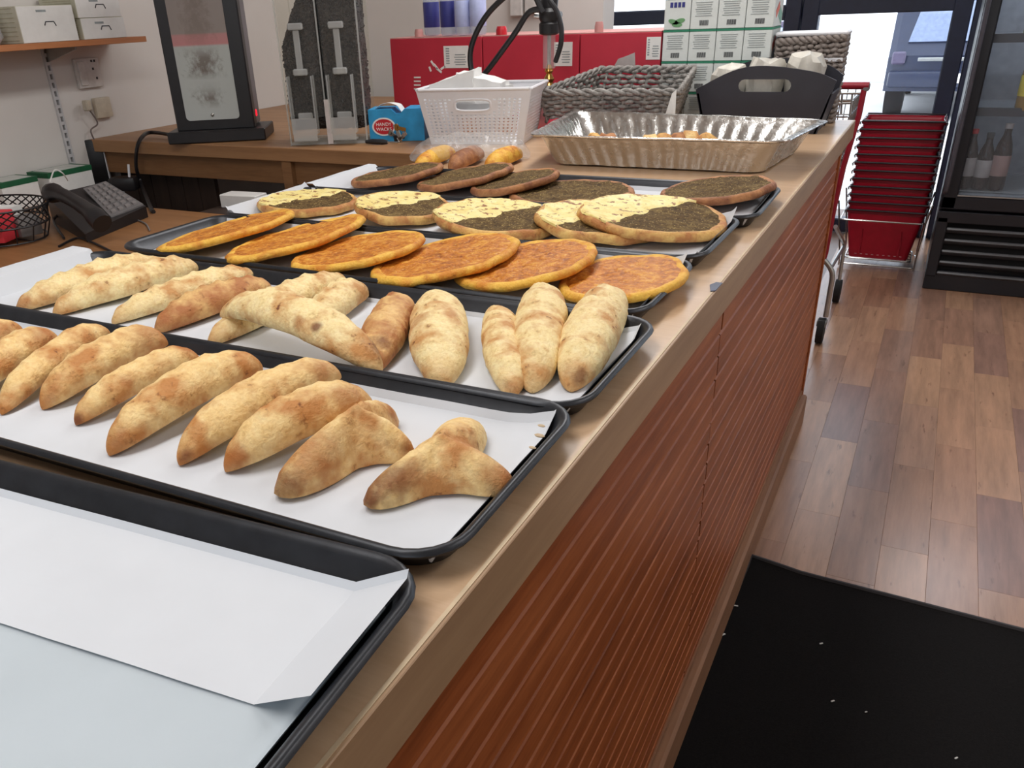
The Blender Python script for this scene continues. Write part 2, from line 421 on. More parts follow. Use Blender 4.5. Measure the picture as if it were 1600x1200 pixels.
# ------------------------------------------------------------------ return counter + desk
CC = thing('return_counter', 'brown wooden return counter along the back with open dark space below', 'counter', (-1.6, 2.6, 0))
MB().box(((WALLX + CX0) / 2, 2.755, WT - .02), (CX0 - WALLX - .004, 1.43, .04), bev=.002).build('countertop', RETW, CC)
MB().box(((WALLX + CX0) / 2, 2.075, WT - .076), (CX0 - WALLX - .01, .02, .070), bev=.001).build('apron', APRON, CC)
q = at(427, 263, WT - .04)
MB().box((-1.505, 2.06, .44), (.035, .03, .84), bev=.001).build('post', APRON, CC)
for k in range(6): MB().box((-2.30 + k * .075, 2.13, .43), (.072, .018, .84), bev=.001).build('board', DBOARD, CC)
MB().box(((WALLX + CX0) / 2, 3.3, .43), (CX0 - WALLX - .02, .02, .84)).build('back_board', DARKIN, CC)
DK = thing('desk', 'low brown wooden desk holding the telephone beside the counter', 'desk', (-1.65, 1.2, 0))
DZ = .750
MB().box(((WALLX + CX0) / 2 - .002, 1.205, DZ - .015), (CX0 - WALLX - .012, 1.19, .03), bev=.002).build('desk_top', DESKW, DK)
xd = at(328, 326, DZ).x
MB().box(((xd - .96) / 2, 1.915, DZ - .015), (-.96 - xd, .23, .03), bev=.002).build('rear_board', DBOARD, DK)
for x, y in ((-2.3, .65), (-1.0, .65), (-2.3, 1.75), (-1.0, 1.75)):
    MB().box((x, y, .36), (.05, .05, .72), bev=.002).build('leg', APRON, DK)

# ------------------------------------------------------------------ trays and paper
def mk_tray(label, x0, x1, y0, y1, rot=0., z=WT + .0005, r=.045, h=.024, tilt=0.):
    cx, cy = (x0 + x1) / 2, (y0 + y1) / 2; a, b = (x1 - x0) / 2, (y1 - y0) / 2
    o_ = []
    for ins, zz in ((.020, 0), (.017, .001), (.0075, h - .006), (.0015, h - .006), (-.0005, h - .003), (.001, h), (.004, h + .001), (.0075, h - .001), (.010, h - .004), (.019, .004), (.023, .0022)):
        o_.append(rrect(-a + ins, a - ins, -b + ins, b - ins, r - ins * .8, zz))
    mb = MB().loops(o_)
    o = mb.build('baking_tray', PAN, None, recenter=False, angle=.9)
    o.location = (cx, cy, z); o.rotation_euler = (0, 0, rot)
    o['half'] = (a, b)
    return props(o, label, 'tray', 'dark baking trays along the counter')
def mk_paper(label, tray, ex=(.0, .0, .0, .0), rise=.03, mat=None, seed=1, dz=.0, name='baking_paper', y_cut=None, lift=0., sl=1.3, crn=1.):
    """paper over the tray floor; ex = extra beyond the flat floor at left, right, front, back (climbs the sides)."""
    a, b = tray['half']; a -= .024; b -= .024
    nu, nv = 50, 25
    def seg(t_, lo, A, hi):                               # creases fall on the edges of the flat part
        return -A - lo + lo * t_ / .08 if t_ < .08 else (-A + 2 * A * (t_ - .08) / .84 if t_ <= .92 else A + hi * (t_ - .92) / .08)
    def fn(u, v):
        X = seg(u, ex[0], a, ex[1]); Y = seg(v, ex[2], b, ex[3])
        d = max(0, abs(X) - a, abs(Y) - b)
        dx, dy = max(0, abs(X) - a), max(0, abs(Y) - b)
        zz = min(rise, sl * math.hypot(dx, dy))
        if d > 0: X, Y = math.copysign(min(abs(X), a + dx * .75), X), math.copysign(min(abs(Y), b + dy * .75), Y)
        wv = .0016 * noise.noise((X * 9, Y * 9, seed * 3.1)) + .0006 * noise.noise((X * 30, Y * 30, seed))
        zz += .010 * crn * min(1., max(0, X / a - .93) / .07) * min(1., max(0, Y / b - .80) / .2); zz += .0042 + dz + abs(wv) + lift * max(0, (u - .6) / .4) ** 2
        return Vector((X, Y, zz))
    o = MB().grid(fn, nu, nv).build(name, mat or PAPER, None, recenter=False, angle=.45)
    o.matrix_basis = tray.matrix_basis
    o.location = tray.location
    return props(o, label, 'paper')
T1 = mk_tray('nearest dark baking tray, holding only white paper', -.930, -.006, .060, .355, math.radians(3.6))
T2 = mk_tray('dark baking tray holding the row of horn shaped pastries', -.985, -.014, .378, .650, math.radians(.7))
T3 = mk_tray('dark baking tray holding the pale boat shaped pies', -.965, -.015, .642, .908, math.radians(.2))
T4 = mk_tray('dark baking tray holding the orange topped flatbreads', -.955, -.040, .922, 1.178, math.radians(-.9))
T5 = mk_tray('dark baking tray holding the half cheese half herb flatbreads', -.965, -.034, 1.182, 1.455, math.radians(-.7))
T6 = mk_tray('farthest dark baking tray, holding the brown herb flatbreads', -.945, -.014, 1.440, 1.725, math.radians(.6))
mk_paper('grey baking paper lining the nearest tray, showing at bottom left', T1, (.02, .006, .01, .004), .02, PAPER1, 1, crn=0.)
# second sheet over the far part of tray 1, whiter than the base sheet
def sheet2():
    a, b = T1['half']; a -= .052; b -= .026
    Mi = T1.matrix_basis.inverted()
    p0 = Mi @ at(0, 978, WT + .004); p1 = Mi @ at(440, 1120, WT + .004)
    s = (p1.y - p0.y) / (p1.x - p0.x)
    p2 = Mi @ at(0, 740, WT + .014); p3 = Mi @ at(614, 858, WT + .014); s2 = (p3.y - p2.y) / (p3.x - p2.x)
    def fn(u, v):
        X = -a + 2 * a * u / .92 if u <= .92 else a + .046 * (u - .92) / .08
        yb = p0.y + s * (min(X, a) - p0.x); yt = min(b + .006, p2.y + s2 * (min(X, a) - p2.x))
        Y = yb + (yt - yb) * v
        dx = max(0, X - a); dy = max(0, Y - b)
        zz = .0062 + min(.0225, .49 * dx) + .9 * dy + abs(.0012 * noise.noise((X * 8, Y * 8, 5.)))
        return Vector((a + dx * .92 if dx else X, b + dy * .6 if dy else Y, zz))
    o = MB().grid(fn, 50, 20).build('baking_paper', PAPER, None, recenter=False, angle=.45)
    o.matrix_basis = T1.matrix_basis; o.location = T1.location
    return props(o, 'white upper sheet of baking paper on the nearest empty tray', 'paper')
sheet2()
mk_paper('white baking paper under the horn shaped pastries', T2, (.03, .005, .004, .006), .030, None, 2)
mk_paper('white baking paper under the boat shaped pies, its corner poking out at left', T3, (.075, .006, .004, .004), .026, None, 3)
mk_paper('white baking paper under the orange topped flatbreads', T4, (.0, .014, .004, .012), .028, None, 4)
mk_paper('white baking paper under the half cheese half herb flatbreads', T5, (.02, .016, .010, .014), .030, None, 5)
mk_paper('white baking paper under the brown herb flatbreads', T6, (.05, .014, .008, .006), .026, None, 6)

# ------------------------------------------------------------------ loaves
FLOOR = WT + .0065
def loaf(label, t0, t1, wpx, name, cat, mat, group, z0=0., z1=0., arch=0., bow=0., hr=.8, e0=2., e1=3., crimp=0., seed=0, base=FLOOR, peak=.5, lump=.10, roll=0., wk=.86):
    P0, P1 = at(t0[0], t0[1], base + z0 + .006), at(t1[0], t1[1], base + z1 + .012)
    P0.z = base + z0; P1.z = base + z1
    D = P1 - P0; L = D.length; mid = (P0 + P1) / 2
    W = .5 * wpx * pxs(mid) * wk
    NR, NA = 36, 28; rings = []
    for i in range(NR + 1):
        t_ = i / NR; t_ = .5 - .5 * math.cos(math.pi * t_)
        u = t_ ** (math.log(.5) / math.log(peak))
        s = 2 * u - 1
        e = e0 if s < 0 else e1
        pr = max(.0, 1 - abs(s) ** e) ** .52
        pr = max(pr, .02)
        zc = .58 * W * hr * pr; ring = []
        for k in range(NA):
            a = 2 * math.pi * k / NA
            ca, sa = math.cos(a), math.sin(a)
            y = W * pr * ca * (1 if abs(ca) > .01 else 1); z = W * hr * pr * (sa if sa > 0 else .58 * (-(abs(sa) ** .5)))
            q_ = Vector((t_ * L, y, z + zc))
            nz = 1 + lump * noise.noise(Vector((t_ * L * 22 + seed * 5.3, y * 22, z * 22))) + lump * .35 * noise.noise(Vector((t_ * L * 70 + seed, y * 70, z * 70)))
            y *= nz; z = z * nz if sa > 0 else z
            if crimp:
                sw = math.exp(-((a - (1.35 + .5 * roll)) / .55) ** 2)
                f = math.sin(t_ * 2 * math.pi * 7.5 + (a - 1.5) * 3.2)
                z += W * crimp * sw * pr * (.35 + .65 * f)
                y += W * crimp * .3 * f * sw
            ring.append(Vector((t_ * L, y + bow * L * 4 * t_ * (1 - t_), z + zc + arch * L * 4 * t_ * (1 - t_))))
        rings.append(ring)
    o = MB().loops(rings).build(name, mat, None, recenter=False, angle=2.2)
    x = D.normalized(); zz = Vector((0, 0, 1)); y = zz.cross(x).normalized(); zz = x.cross(y)
    M = Matrix((x, y, zz)).transposed().to_4x4(); M.translation = P0
    o.matrix_basis = M
    return props(o, label, cat, group)
G2 = 'horn shaped pastries in the second tray'
def horn(lab, a, b, w_, seed, **k):
    d = dict(z1=.016, arch=.022, bow=.025, hr=.92, e0=2.3, e1=4.5, seed=seed, peak=.5, crimp=.07, wk=1.16, lump=.16); d.update(k)
    return loaf(lab, a, b, w_, 'horn_pastry', 'pastry', HORN, G2, **d)
horn('browned horn pastry cut off by the left picture edge, topmost in the second tray', (-90, 590), (28, 503), 44, 1)
horn('golden horn pastry at far left with a stubby browned upper end, half in view', (-55, 622), (84, 517), 50, 2)
horn('slim golden horn pastry lying third from the left end of its row', (0, 640), (165, 508), 46, 3)
horn('horn pastry fourth from left with a browned rounded upper end', (64, 632), (256, 522), 58, 4)
horn('smallest narrow horn pastry, with a dark split tip touching the paper', (116, 656), (310, 549), 50, 5, lump=.13)
horn('plump horn pastry with tan blotches, sixth from the left of its row', (168, 703), (404, 560), 68, 6)
horn('long pale horn pastry with a dark lower tip', (278, 718), (528, 572), 66, 7, bow=.05)
horn('horn pastry with a fat brown right end, next to the two three cornered ones', (350, 728), (580, 614), 74, 8, e1=3.6)
def scorch(o, marks):
    """brown bake marks at real places of a crust: (pixel x, y, height above tray, radius in pixels, strength)"""
    mt = o.data.materials[0].copy(); o.data.materials[0] = mt; nt = mt.node_tree; b = nt.nodes['Principled BSDF']
    tc = nt.nodes.new('ShaderNodeTexCoord'); Mi = basis_chain(o).inverted()
    nz = nt.nodes.new('ShaderNodeTexNoise'); nz.inputs['Scale'].default_value = 70; nz.inputs['Detail'].default_value = 4; nt.links.new(tc.outputs['Object'], nz.inputs['Vector'])
    for px, py, h, r, k in marks:
        p = at(px, py, FLOOR + h); rr = 1.5 * r * pxs(p); q = Mi @ p
        d = nt.nodes.new('ShaderNodeVectorMath'); d.operation = 'DISTANCE'; nt.links.new(tc.outputs['Object'], d.inputs[0]); d.inputs[1].default_value = q
        m1 = nt.nodes.new('ShaderNodeMath'); m1.operation = 'DIVIDE'; nt.links.new(d.outputs['Value'], m1.inputs[0]); m1.inputs[1].default_value = rr
        m2 = nt.nodes.new('ShaderNodeMath'); m2.operation = 'MULTIPLY_ADD'; nt.links.new(nz.outputs['Fac'], m2.inputs[0]); m2.inputs[1].default_value = 1.1; nt.links.new(m1.outputs[0], m2.inputs[2])
        rp = nt.nodes.new('ShaderNodeValToRGB'); rp.color_ramp.elements[0].position = .0; rp.color_ramp.elements[0].color = (k, k, k, 1)
        rp.color_ramp.elements[1].position = 1.; rp.color_ramp.elements[1].color = (0, 0, 0, 1)
        e2 = rp.color_ramp.elements.new(.62); e2.color = (k * .85, k * .85, k * .85, 1)
        m3 = nt.nodes.new('ShaderNodeMath'); m3.operation = 'MULTIPLY'; m3.inputs[1].default_value = .66; nt.links.new(m2.outputs[0], m3.inputs[0]); nt.links.new(m3.outputs[0], rp.inputs[0])
        mx = nt.nodes.new('ShaderNodeMix'); mx.data_type = 'RGBA'
        src = b.inputs['Base Color'].links[0].from_socket
        nt.links.new(rp.outputs[0], mx.inputs[0]); nt.links.new(src, mx.inputs[6]); mx.inputs[7].default_value = rgb(112, 56, 30) if k > .7 else rgb(164, 92, 44)
        nt.links.new(mx.outputs[2], b.inputs['Base Color'])
    return o
def tri(label, center, tips, hpx, mat, seed, group=None, name='three_cornered_pastry', base=FLOOR, r0=.5, sig=.42, hmul=1.):
    c0 = at(center[0], center[1], base + .014); c0.z = base
    arms = []
    for px, py, wd in tips:
        p = at(px, py, base + .012); d = p - c0; arms.append((math.atan2(d.y, d.x), math.hypot(d.x, d.y), wd))
    H = hpx * pxs(c0); NR, NA = 14, 72
    mn = min(a[1] for a in arms) * r0
    def R_(t_):
        best = mn
        for th, L, wd in arms:
            d = (t_ - th + math.pi) % (2 * math.pi) - math.pi
            best = max(best, mn + (L - mn) * math.exp(-(abs(d) / (wd * sig)) ** 2.2))
        return best
    rings = []
    for i in range(NR, 0, -1):
        rho = i / NR; ring = []
        for k in range(NA):
            t_ = 2 * math.pi * k / NA; r = R_(t_) * rho
            zz = H * (1 - rho ** 2.6) ** .55 * (1 - .30 * rho)
            r *= 1 + .05 * noise.noise(Vector((math.cos(t_) * 2, math.sin(t_) * 2, seed * 3.7)))
            p = Vector((r * math.cos(t_), r * math.sin(t_), zz + .004))
            p.z += .0035 * noise.noise(p * 60 + Vector((seed, 0, 0))) * (1 - rho)
            rb = 0
            for th, L, wd in arms:                        # pinched seam along each arm
                d = (t_ - th + math.pi) % (2 * math.pi) - math.pi
                rb = max(rb, math.exp(-(d * r / .006) ** 2) if abs(d) < 1.2 else 0)
            p.z += .0035 * rb * (1 - rho) * (.6 + .4 * math.sin(r * 500))
            ring.append(p)
        rings.append(ring)
    bot = [Vector((p.x * .86, p.y * .86, 0)) for p in rings[0]]; side = [Vector((p.x * .97, p.y * .97, .0018)) for p in rings[0]]
    o = MB().loops([bot, side] + rings).build(name, mat, None, recenter=False, angle=2.2)
    o.location = c0
    return props(o, label, 'pastry', group)
tri('three cornered pastry with a dark brown scorch on its right corner', (560, 690), [(432, 762, 1.), (648, 700, .9), (612, 640, .9)], 74, HORN, 3, 'three cornered pastries')
tri('pale three cornered pastry at the right end, corner hanging past the tray rim', (692, 722), [(566, 778, .85), (806, 752, .95), (735, 652, 1.05)], 62, HORN, 9, 'three cornered pastries')

G3 = 'boat shaped pies in the third tray'
def boat(lab, a, b, w_, seed, mat=None, **k):
    d = dict(z1=.004, arch=.0, bow=.0, hr=.80, e0=2.5, e1=2.9, seed=seed, crimp=.15, lump=.11, wk=.92); d.update(k)
    return loaf(lab, a, b, w_, 'boat_pie', 'pie', mat or BOAT, G3, **d)
boat('pale boat pie at the left end of its tray with an orange browned tip', (24, 482), (252, 403), 62, 21)
boat('lumpy pale boat pie with a folded seam, second from the left', (82, 487), (310, 410), 66, 22, lump=.15)
boat('golden boat pie, third from left, with a pale pointed lower tip', (174, 500), (398, 420), 60, 23)
boat('darkest red brown boat pie of the left group', (243, 514), (420, 438), 66, 24, BROWNB)
boat('golden spotted boat pie lying behind the crosswise one', (326, 533), (540, 428), 66, 25)
boat('pale boat pie lying crosswise on top, with a scorched right end', (348, 488), (594, 566), 84, 26, z0=.014, z1=.006, arch=.07, hr=.75)
boat('short striped boat pie peeking out behind the crosswise one', (480, 512), (566, 444), 66, 27, crimp=.16)
boat('golden boat pie standing upright with a brown scorched base', (578, 580), (628, 462), 76, 28, crimp=.15, mat=BROWNB)
boat('wide smooth pale boat pie in the middle of the right group', (690, 602), (682, 467), 100, 29, e0=2., crimp=.08)
boat('narrow boat pie with crimped right side, third from the right end', (800, 614), (775, 476), 70, 30, crimp=.15)
boat('plump boat pie second from the right end of its tray', (832, 606), (852, 450), 88, 31)
boat('rightmost boat pie with a brown patch at its lower tip', (892, 604), (958, 452), 92, 32)

H_ = [o for o in COL.objects if o.name.startswith('horn_pastry')]; T_ = [o for o in COL.objects if o.name.startswith('three_cornered')]; B_ = [o for o in COL.objects if o.name.startswith('boat_pie')]
scorch(H_[0], [(12, 508, .04, 26, .6)]); scorch(H_[1], [(68, 522, .035, 20, .6)])
scorch(H_[3], [(112, 585, .04, 24, .6), (232, 522, .04, 26, .65), (75, 622, .015, 18, .5)])
scorch(H_[4], [(152, 628, .03, 22, .65), (206, 588, .035, 16, .6), (290, 552, .03, 18, .6), (120, 657, .006, 11, .95)])
scorch(H_[5], [(236, 645, .04, 30, .65), (342, 590, .045, 26, .65), (182, 690, .015, 18, .6)])
scorch(H_[6], [(288, 716, .01, 17, .9), (500, 578, .035, 18, .5)])
scorch(H_[7], [(405, 680, .045, 28, .6), (402, 694, .04, 11, .75), (552, 622, .04, 30, .65), (366, 722, .012, 22, .6)])
scorch(T_[0], [(612, 694, .028, 24, 1.), (640, 700, .015, 14, .8), (500, 712, .03, 50, .6), (445, 755, .012, 24, .75), (612, 645, .02, 14, .7)])
scorch(T_[1], [(612, 750, .022, 34, .75), (580, 774, .01, 18, .9), (665, 738, .026, 26, .6), (780, 742, .016, 30, .68)])
scorch(B_[0], [(34, 474, .012, 15, .68)]); scorch(B_[3], [(330, 480, .03, 36, .6), (275, 500, .02, 26, .6)])
scorch(B_[5], [(536, 532, .05, 27, .95), (582, 552, .02, 20, .75), (462, 505, .05, 12, .6), (493, 510, .05, 9, .95), (352, 500, .03, 14, .6)])
scorch(B_[7], [(600, 522, .035, 20, .95), (590, 560, .02, 26, .65), (606, 500, .04, 14, .65)])
scorch(B_[8], [(712, 480, .05, 12, .6), (650, 500, .04, 22, .5)]); scorch(B_[9], [(792, 545, .04, 11, .75), (790, 497, .045, 12, .6), (800, 600, .015, 16, .6)])
scorch(B_[10], [(860, 462, .05, 13, .65), (812, 578, .03, 16, .68), (838, 500, .055, 12, .5)]); scorch(B_[11], [(908, 588, .015, 15, .78), (940, 528, .05, 10, .6), (978, 478, .04, 14, .6)])

# ------------------------------------------------------------------ flatbreads
def flat(label, cx, cy, rx, ry, zl, zr, name, rim, group, tops, seed, T=.017, cat='flatbread', rz=0.):
    e = thing(name, label, cat, (cx, cy, 0), 0, group)
    tilt = math.atan2(zr - zl, 2 * rx)
    e.location = (cx, cy, (zl + zr) / 2); e.rotation_euler = (0, -tilt, 0)
    NA = 64
    def R_(t_): return 1 + .05 * noise.noise(Vector((math.cos(t_) * 1.3, math.sin(t_) * 1.3, seed * 2.3))) + .034 * noise.noise(Vector((math.cos(t_) * 4, math.sin(t_) * 4, seed)))
    def pt(rho, t_, z):
        r = R_(t_) * rho; x, y = rx * r * math.cos(t_), ry * r * math.sin(t_)
        return Vector((x, y, z + .0028 * noise.noise(Vector((x * 22, y * 22, seed)))))
    prof = [(.90, 0), (.97, .002), (1., .45 * T), (.985, .8 * T), (.95, T), (.90, .98 * T), (.84, .80 * T), (.6, .74 * T), (.3, .74 * T), (.05, .74 * T)]
    MB().loops([[pt(rho, 2 * math.pi * k / NA, z) for k in range(NA)] for rho, z in prof]).build('bread', rim, e, world=False, angle=2.5)
    for nm, mat, a0, a1, ro, hh in tops:
        n = 64 if a1 - a0 > 6 else 40; NRr = 14
        full = a1 - a0 > 6.2
        def hp(u, v):                                     # half disc: wavy chord to rim
            s = (2 * u - 1); s = math.copysign(abs(s) ** .8, s); half = math.sqrt(max(0, 1 - s * s))
            wv = .16 * noise.noise(Vector((s * 2.2, seed * 1.7, 0))) + .05 * noise.noise(Vector((s * 9, seed, 2))) + .04
            sg = 1 if nm == 'cheese' else -1
            lo = wv if nm == 'cheese' else wv + .05
            q_ = lo + (sg * half - lo) * v if half > .05 else 0
            cx_, sx_ = math.cos(a0 + .03), math.sin(a0 + .03)
            if nm != 'cheese': cx_, sx_ = -math.cos(a0), -math.sin(a0)
            X, Y = s * cx_ - q_ * sx_, s * sx_ + q_ * cx_
            ang = math.atan2(Y, X); rho = math.hypot(X, Y) * ro * (1 + .05 * noise.noise(Vector((math.cos(ang) * 3, math.sin(ang) * 3, seed + 9))))
            p = pt(rho, ang, 0); z = .74 * T + hh + (.20 * T * max(0, (rho - .75) / .2) if rho > .75 else 0)
            z += .0012 * noise.noise(Vector((p.x * 120, p.y * 120, seed))) + .0016 * noise.noise(Vector((p.x * 50, p.y * 50, seed + 4)))
            ed = max(0, (max(v, 0) - .9) / .1, (.12 - v) / .12 if nm == 'cheese' else 0)
            return Vector((p.x, p.y, p.z + z - ed * hh * 1.1))
        def tp(u, v):
            ang = a0 + (a1 - a0) * u
            ed = ro * (1 + .07 * noise.noise(Vector((math.cos(ang) * 2.5, math.sin(ang) * 2.5, seed + 9))) + .05 * noise.noise(Vector((math.cos(ang) * 9, math.sin(ang) * 9, seed + 2))))
            rho = ed * v
            if not full:                                  # sector measured from a chord through the middle
                pass
            p = pt(rho, ang, 0)
            z = .74 * T + hh + (.20 * T * max(0, (rho - .75) / .2) if rho > .75 else 0)
            z += .0016 * noise.noise(Vector((p.x * 130, p.y * 130, seed))) + .0016 * noise.noise(Vector((p.x * 45, p.y * 45, seed + 4)))
            edge = max(0, (v - .9) / .1)
            return Vector((p.x, p.y, p.z + z - edge * hh * 1.2))
        MB().grid(tp if full else hp, n, NRr).build(nm, mat, e, world=False, angle=3.)
    return e
FB = WT + .0065
GO = 'orange topped flatbreads in the fourth tray'
OL = ['complete orange flatbread lying uppermost at the left end of its row', 'orange flatbread second from left, tucked under the uppermost one', 'orange flatbread third from left with a folded browned edge',
      'largest orange flatbread, fourth from left in its row', 'orange flatbread fifth from left with a wide yellow front rim', 'rightmost orange flatbread, its yellow rim over the tray edge']
OP = [(-.8308, 1.0787, .082, .150), (-.6789, 1.075, .0859, .155), (-.5314, 1.0411, .1007, .1158), (-.3813, 1.0503, .1028, .1392), (-.2567, 1.0642, .0978, .1292), (-.1142, 1.0633, .0837, .1124)]
for i, (p, l) in enumerate(zip(OP, OL)):
    flat(l, p[0], p[1], p[2], p[3], FB, FB + (.024 if i < 5 else .012), 'orange_flatbread', ORIM, GO, [('topping', OTOP, 0, 2 * math.pi, .90, .0022)], 40 + i, T=.013)
GC = 'half cheese half herb flatbreads in the fifth tray'
CL = ['cheese and herb flatbread at the left end of its row', 'cheese and herb flatbread second from left', 'cheese and herb flatbread in the middle of its row', 'cheese and herb flatbread mostly hidden under the rightmost one', 'rightmost cheese and herb flatbread lying on top, palest cheese']
CP = [(-.8646, 1.3387, .1032, .0943), (-.6303, 1.3253, .0921, .0971), (-.4198, 1.2984, .1136, .1127), (-.2468, 1.3385, .1127, .1141), (-.1677, 1.3719, .1225, .1286)]
ZA = [.0, .0, .0, .008, .020]
b0, b1 = at(1078, 326, .92), at(922, 372, .92); ca = math.atan2(b0.y - b1.y, b0.x - b1.x)
for i, (p, l) in enumerate(zip(CP, CL)):
    flat(l, p[0], p[1], p[2], p[3], FB + (.022 if i else .006) + (.006 if i == 4 else 0), FB + (.004 if i == 4 else 0), 'cheese_herb_flatbread', CRIM if i < 4 else CRIM, GC,
         [('cheese', CTOP, ca - .03, ca + math.pi + .03, .965, .0036), ('herbs', ZTOP, ca + math.pi, ca + 2 * math.pi, .91, .0020)], 60 + i)
GZ = 'brown herb flatbreads in the farthest tray'
ZL = ['brown herb flatbread at the left end of the farthest tray', 'brown herb flatbread second from left in the farthest tray', 'brown herb flatbread third from left, partly covered', 'brown herb flatbread fourth from left, beside the bare paper', 'brown herb flatbread alone at the right end of the farthest tray']
ZP = [(-.8232, 1.6153, .0993, .1205), (-.6599, 1.6326, .093, .1448), (-.5294, 1.6078, .0865, .119), (-.3921, 1.5742, .1242, .1231), (-.1236, 1.6439, .1045, .1252)]
for i, (p, l) in enumerate(zip(ZP, ZL)):
    flat(l, p[0], p[1], p[2], p[3], FB, FB + (.024 if i < 3 else .004 if i == 3 else .022), 'herb_flatbread', ZRIM, GZ, [('herbs', ZTOP, 0, 2 * math.pi, .935, .0024)], 80 + i, T=.0155)
# crumbs
for i, (x, y, s, lab) in enumerate(((846, 664, .0026, 'pale crumb highest on the second tray rim'), (843, 680, .0034, 'larger pale crumb in the middle of the second tray rim'), (832, 698, .0024, 'pale crumb lowest on the second tray rim'))):
    p = at(x, y, WT + .0225)
    props(MB().lathe([(.0002, 0), (s * .8, s * .2), (s, s * .5), (s * .7, s * .8), (.0002, s)], p - Vector((0, 0, .002)), 8, 1.5, .7).build('crumb', SEAM), lab, 'crumb', 'crumbs on the second tray rim')
#PART2
# ------------------------------------------------------------------ things on the left wall and the desk
SH = thing('wall_shelf', 'orange brown wall shelf carrying white cartons at top left', 'shelf', (WALLX + .09, 1.6, 1.2))
MB().box((WALLX + .092, 1.50, 1.203), (.184, 1.44, .017), bev=.001).build('board', wood('orange_brown_wood', rgb(176, 112, 70), rgb(190, 124, 80), rgb(200, 136, 92), 1., 'y', .45, .6), SH)
for y in (1.955, 1.1):
    MB().prism([(WALLX + .004, y, 1.194), (WALLX + .15, y, 1.194), (WALLX + .15, y, 1.186), (WALLX + .004, y, 1.15)], (0, .006, 0)).build('bracket', STEEL, SH)
UP = thing('slotted_upright', 'white slotted metal wall upright below the shelf', 'rail', (WALLX, 1.955, .8))
def slotted(y, z0, z1):
    mb = MB()
    mb.box((WALLX + .004, y - .008, (z0 + z1) / 2), (.008, .006, z1 - z0)); mb.box((WALLX + .004, y + .008, (z0 + z1) / 2), (.008, .006, z1 - z0))
    z = z0
    while z < z1: mb.box((WALLX + .004, y, z + .004), (.007, .011, .010)); z += .026
    return mb
slotted(1.953, .752, 1.19).build('strip', plain('grey_white_enamel', rgb(196, 196, 198), .5), UP)
MB().box((WALLX + .0008, 1.953, .97), (.0014, .014, .43)).build('slot_backing', GREY, UP)
def carton(label, y0, y1, z0, z1, x1=WALLX + .178):
    e = thing('white_carton', label, 'carton', (WALLX + .1, (y0 + y1) / 2, z0), 0, 'white cartons on the wall shelf')
    MB().box(((WALLX + .012 + x1) / 2, (y0 + y1) / 2, (z0 + z1) / 2), (x1 - WALLX - .012, y1 - y0, z1 - z0), bev=.001).build('body', CREAM, e)
    MB().box((x1 + .0006, (y0 + y1) / 2, (z0 + z1) / 2), (.0012, y1 - y0 - .002, z1 - z0 - .002)).build('end_flap', WHTP, e)
    yc, zc = (y0 + y1) / 2 + .006, (z0 + z1) / 2
    MB().tube([(x1 + .0016, yc - .020, zc - .004), (x1 + .0016, yc - .014, zc + .006), (x1 + .0016, yc + .014, zc + .006), (x1 + .0016, yc + .020, zc - .006)], .0016, 5).build('hand_slot', INK, e)
    MB().box((x1 + .0014, yc - .022, z1 - .014), (.0006, .034, .006)).build('print', INKG, e)
    for k in range(8): MB().box(((WALLX + .012 + x1) / 2, y0 - .0004, z0 + .008 + k * (z1 - z0 - .014) / 7), (.13, .0008, .0016)).build('print_line', plain('beige_print', rgb(182, 176, 150), .8), e)
carton('lower white carton with a black hand slot at the right end of the wall shelf', 1.975, 2.145, 1.2118, 1.272)
carton('upper white carton stacked on the lower one on the wall shelf', 1.97, 2.14, 1.2728, 1.334)
carton('white carton standing behind the grey bag, left of the slotted ones', 1.76, 1.955, 1.2118, 1.31)
bag = MB()
bag.lathe([(.002, 0), (.06, .0), (.075, .02), (.07, .06), (.05, .1), (.03, .13), (.004, .14)], (WALLX + .105, 1.655, 1.2118), 18, .85, 1.15)
for v_ in bag.bm.verts: v_.co += Vector((1, 1, .4)) * .010 * noise.noise(v_.co * 26)
props(bag.build('grey_bag', clear('grey_film', (.72, .72, .74, 1), .55, .25), None, angle=3), 'crumpled grey plastic bag at the left end of the wall shelf', 'bag')
def plate_on_wall(name, label, cat, p, wy, hz, t_=.014, mat=WHT, grp=None):
    e = thing(name, label, cat, (WALLX, p.y, p.z - hz / 2), 0, grp)
    MB().box((WALLX + t_ / 2, p.y, p.z), (t_, wy, hz), bev=.003, seg=2).build('plate', mat, e); return e
p = atx(139, 114, WALLX + .012); OFFW = plain('off_white_plastic', rgb(206, 203, 200), .45)
e = plate_on_wall('power_socket', 'white double power socket just under the wall shelf', 'socket', p, .098, .092, .014, OFFW)
for dy, dz in ((.018, .012), (.026, -.018), (.03, .036), (.018, .036)): MB().box((WALLX + .0145, p.y + dy, p.z + dz), (.002, .006, .007)).build('pin_hole', INK, e)
for dy in (-.028,): MB().box((WALLX + .016, p.y + dy, p.z), (.005, .028, .075), bev=.002).build('switch', OFFW, e)
p = atx(161, 168, WALLX + .012)
e = plate_on_wall('phone_socket', 'cream telephone socket with a cable plugged in, below the power socket', 'socket', p, .066, .066, .018, plain('aged_cream_plastic', rgb(196, 186, 168), .5))
p2 = atx(136, 165, WALLX + .03)
MB().box(p2, (.026, .022, .034), bev=.004).build('plug', plain('aged_cream_plastic', rgb(196, 186, 168), .5), e)
def cable(label, pts, r, mat, n=8, name='cable', group=None):
    return props(MB().tube(catmull(pts, n), r, 6).build(name, mat, None), label, 'cable', group)
GCAB = plain('grey_cable', rgb(120, 108, 104), .6)
base_r = at(155, 287, DZ)
